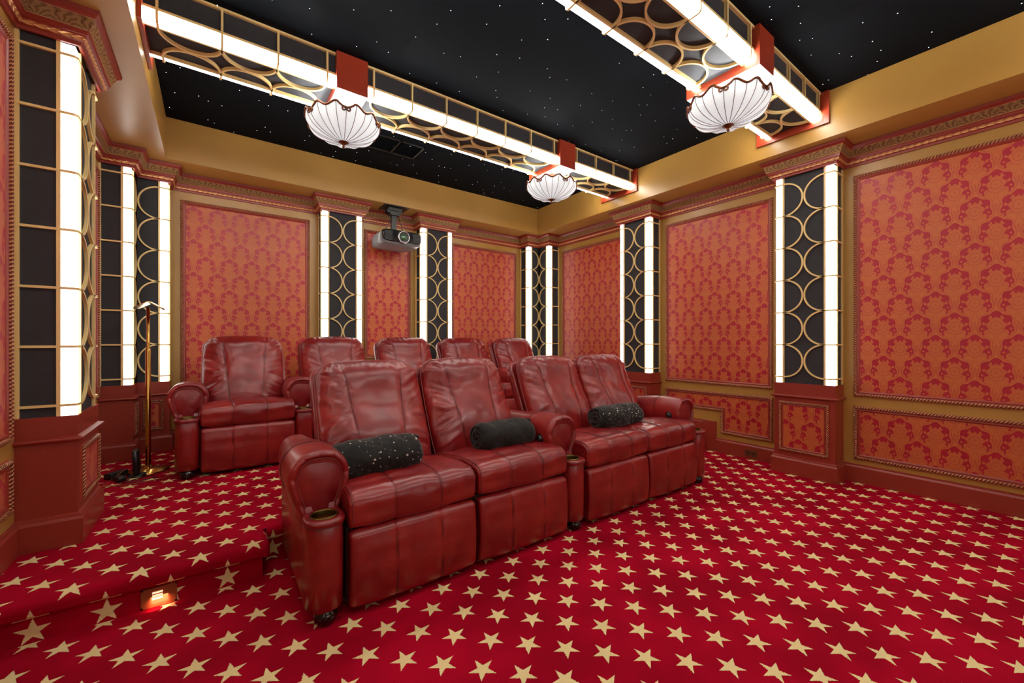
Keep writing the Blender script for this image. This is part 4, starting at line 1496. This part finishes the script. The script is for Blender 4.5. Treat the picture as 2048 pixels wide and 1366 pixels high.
def rbox(m, cx, cy, z0, w, d, h, rot, r_=0.006):
    secs = []
    for z, g in ((z0, -r_), (z0 + r_, 0), (z0 + h - r_, 0), (z0 + h, -r_)):
        ring = []
        for qx, qy, a0 in ((1, -1, -PI / 2), (1, 1, 0), (-1, 1, PI / 2), (-1, -1, PI)):
            for k in range(4):
                a = a0 + PI / 2 * k / 3
                px = qx * (w / 2 - r_) + (r_ + g * 0.9) * math.cos(a); py = qy * (d / 2 - r_) + (r_ + g * 0.9) * math.sin(a)
                ring.append((cx + px * math.cos(rot) - py * math.sin(rot), cy + px * math.sin(rot) + py * math.cos(rot), z))
        secs.append(ring)
    m.loft(secs)
rbox(m, -0.580, 4.275, ZP + 0.001, 0.065, 0.13, 0.045, -0.7)
m.build('adapter_block', M['black_plastic'], r)
m = MB(); rbox(m, -0.545, 4.150, ZP + 0.001, 0.05, 0.085, 0.035, 0.5); m.build('plug_block', M['black_plastic'], r)
def cable(name, label, pts, rad, mat):
    # smooth catmull-rom
    P = [Vector(p) for p in pts]; out = []
    for i in range(len(P) - 1):
        p0 = P[max(i - 1, 0)]; p1 = P[i]; p2 = P[i + 1]; p3 = P[min(i + 2, len(P) - 1)]
        for k in range(8):
            t = k / 8
            out.append(0.5 * ((2 * p1) + (-p0 + p2) * t + (2 * p0 - 5 * p1 + 4 * p2 - p3) * t * t + (-p0 + 3 * p1 - 3 * p2 + p3) * t ** 3))
    out.append(P[-1])
    m = MB(); m.tube(out, rad, 6)
    tag(m.build(name, mat), label, 'cable')
Zc = ZP + 0.004
cable('power_lead', 'thin black lead looped over the carpet in front of the router', [(-0.53, 4.19, Zc + .02), (-0.56, 4.12, Zc), (-0.50, 4.06, Zc), (-0.40, 4.07, Zc), (-0.34, 4.12, Zc), (-0.38, 4.17, Zc), (-0.44, 4.14, Zc), (-0.50, 4.10, Zc), (-0.48, 4.16, Zc + .02)], 0.0028, M['black_plastic'])
cable('lamp_flex', 'brown transparent flex lying round the brass lamp base', [(-0.30, 4.26, Zc), (-0.26, 4.20, Zc), (-0.20, 4.13, Zc), (-0.26, 4.05, Zc), (-0.36, 4.02, Zc), (-0.50, 4.00, Zc), (-0.62, 4.08, Zc), (-0.60, 4.20, Zc), (-0.53, 4.26, Zc + .052)], 0.0026, M['copper'])
cable('wall_lead', 'black lead running along the carpet behind the lamp to the recliner', [(-0.28, 4.50, Zc), (-0.20, 4.62, Zc), (-0.08, 4.72, Zc), (0.05, 4.90, Zc), (0.2, 4.95, Zc)], 0.0035, M['black_plastic'])

# ------------------------------------------------------------------ baseboard outlet and step light
r = thing('outlet_plate', 'brown power outlet plate in the right baseboard left of the pilaster', 'outlet', (XR - 0.021, 1.93, 0.030))
m = MB(); m.box(XR - 0.028, XR - 0.0202, 1.872, 1.992, 0.026, 0.100); m.build('cover_plate', M['outlet'], r)
m = MB()
for y in (1.907, 1.957):
    m.box(XR - 0.0305, XR - 0.028, y - 0.017, y + 0.017, 0.046, 0.080)
m.build('sockets', plain('dark_brown_socket', lin(84, 44, 30), 0.4), r)
r = thing('step_light', 'small glowing louvred step light in the carpeted riser at lower left', 'step light', (-0.19, NOSE_Y + 0.028, 0.002))
yr = NOSE_Y + 0.030
m = MB()
x0, x1, z0, z1 = -0.253, -0.128, 0.006, 0.092
m.box(x0, x1, yr - 0.006, yr - 0.0005, z0, z0 + 0.008); m.box(x0, x1, yr - 0.006, yr - 0.0005, z1 - 0.006, z1)
m.box(x0, x0 + 0.007, yr - 0.006, yr - 0.0005, z0, z1); m.box(x1 - 0.007, x1, yr - 0.006, yr - 0.0005, z0, z1)
m.box(x0, x1, yr - 0.003, yr - 0.0005, z0, z1)
m.build('face_plate', M['copper'], r)
m = MB()
for k in range(3):
    z = 0.040 + 0.013 * k
    m.box(-0.214, -0.178, yr - 0.008, yr - 0.0035, z, z + 0.006)
m.build('light_louvres', M['step_lens'], r)
L = bpy.data.lights.new('step_glow', 'AREA'); L.energy = 0.05; L.size = 0.06; L.color = (1.0, 0.35, 0.2)
lo = bpy.data.objects.new('step_glow', L); COL.objects.link(lo); lo.parent = r; lo.location = (0, -0.012, 0.03); lo.rotation_euler = (math.radians(60), 0, 0)

SCREEN = 0.2
# unseen projection screen on the front wall, its glow added as front fill
m = MB(); m.box(0.2, 3.5, YF + 0.001, YF + 0.03, 0.7, 2.5)
tag(m.build('fill_glow_screen', emit('screen_fill_glow', (1.0, 0.97, 0.95, 1), SCREEN)), 'unseen white screen on the front wall behind the camera, glow added as fill light', 'screen')
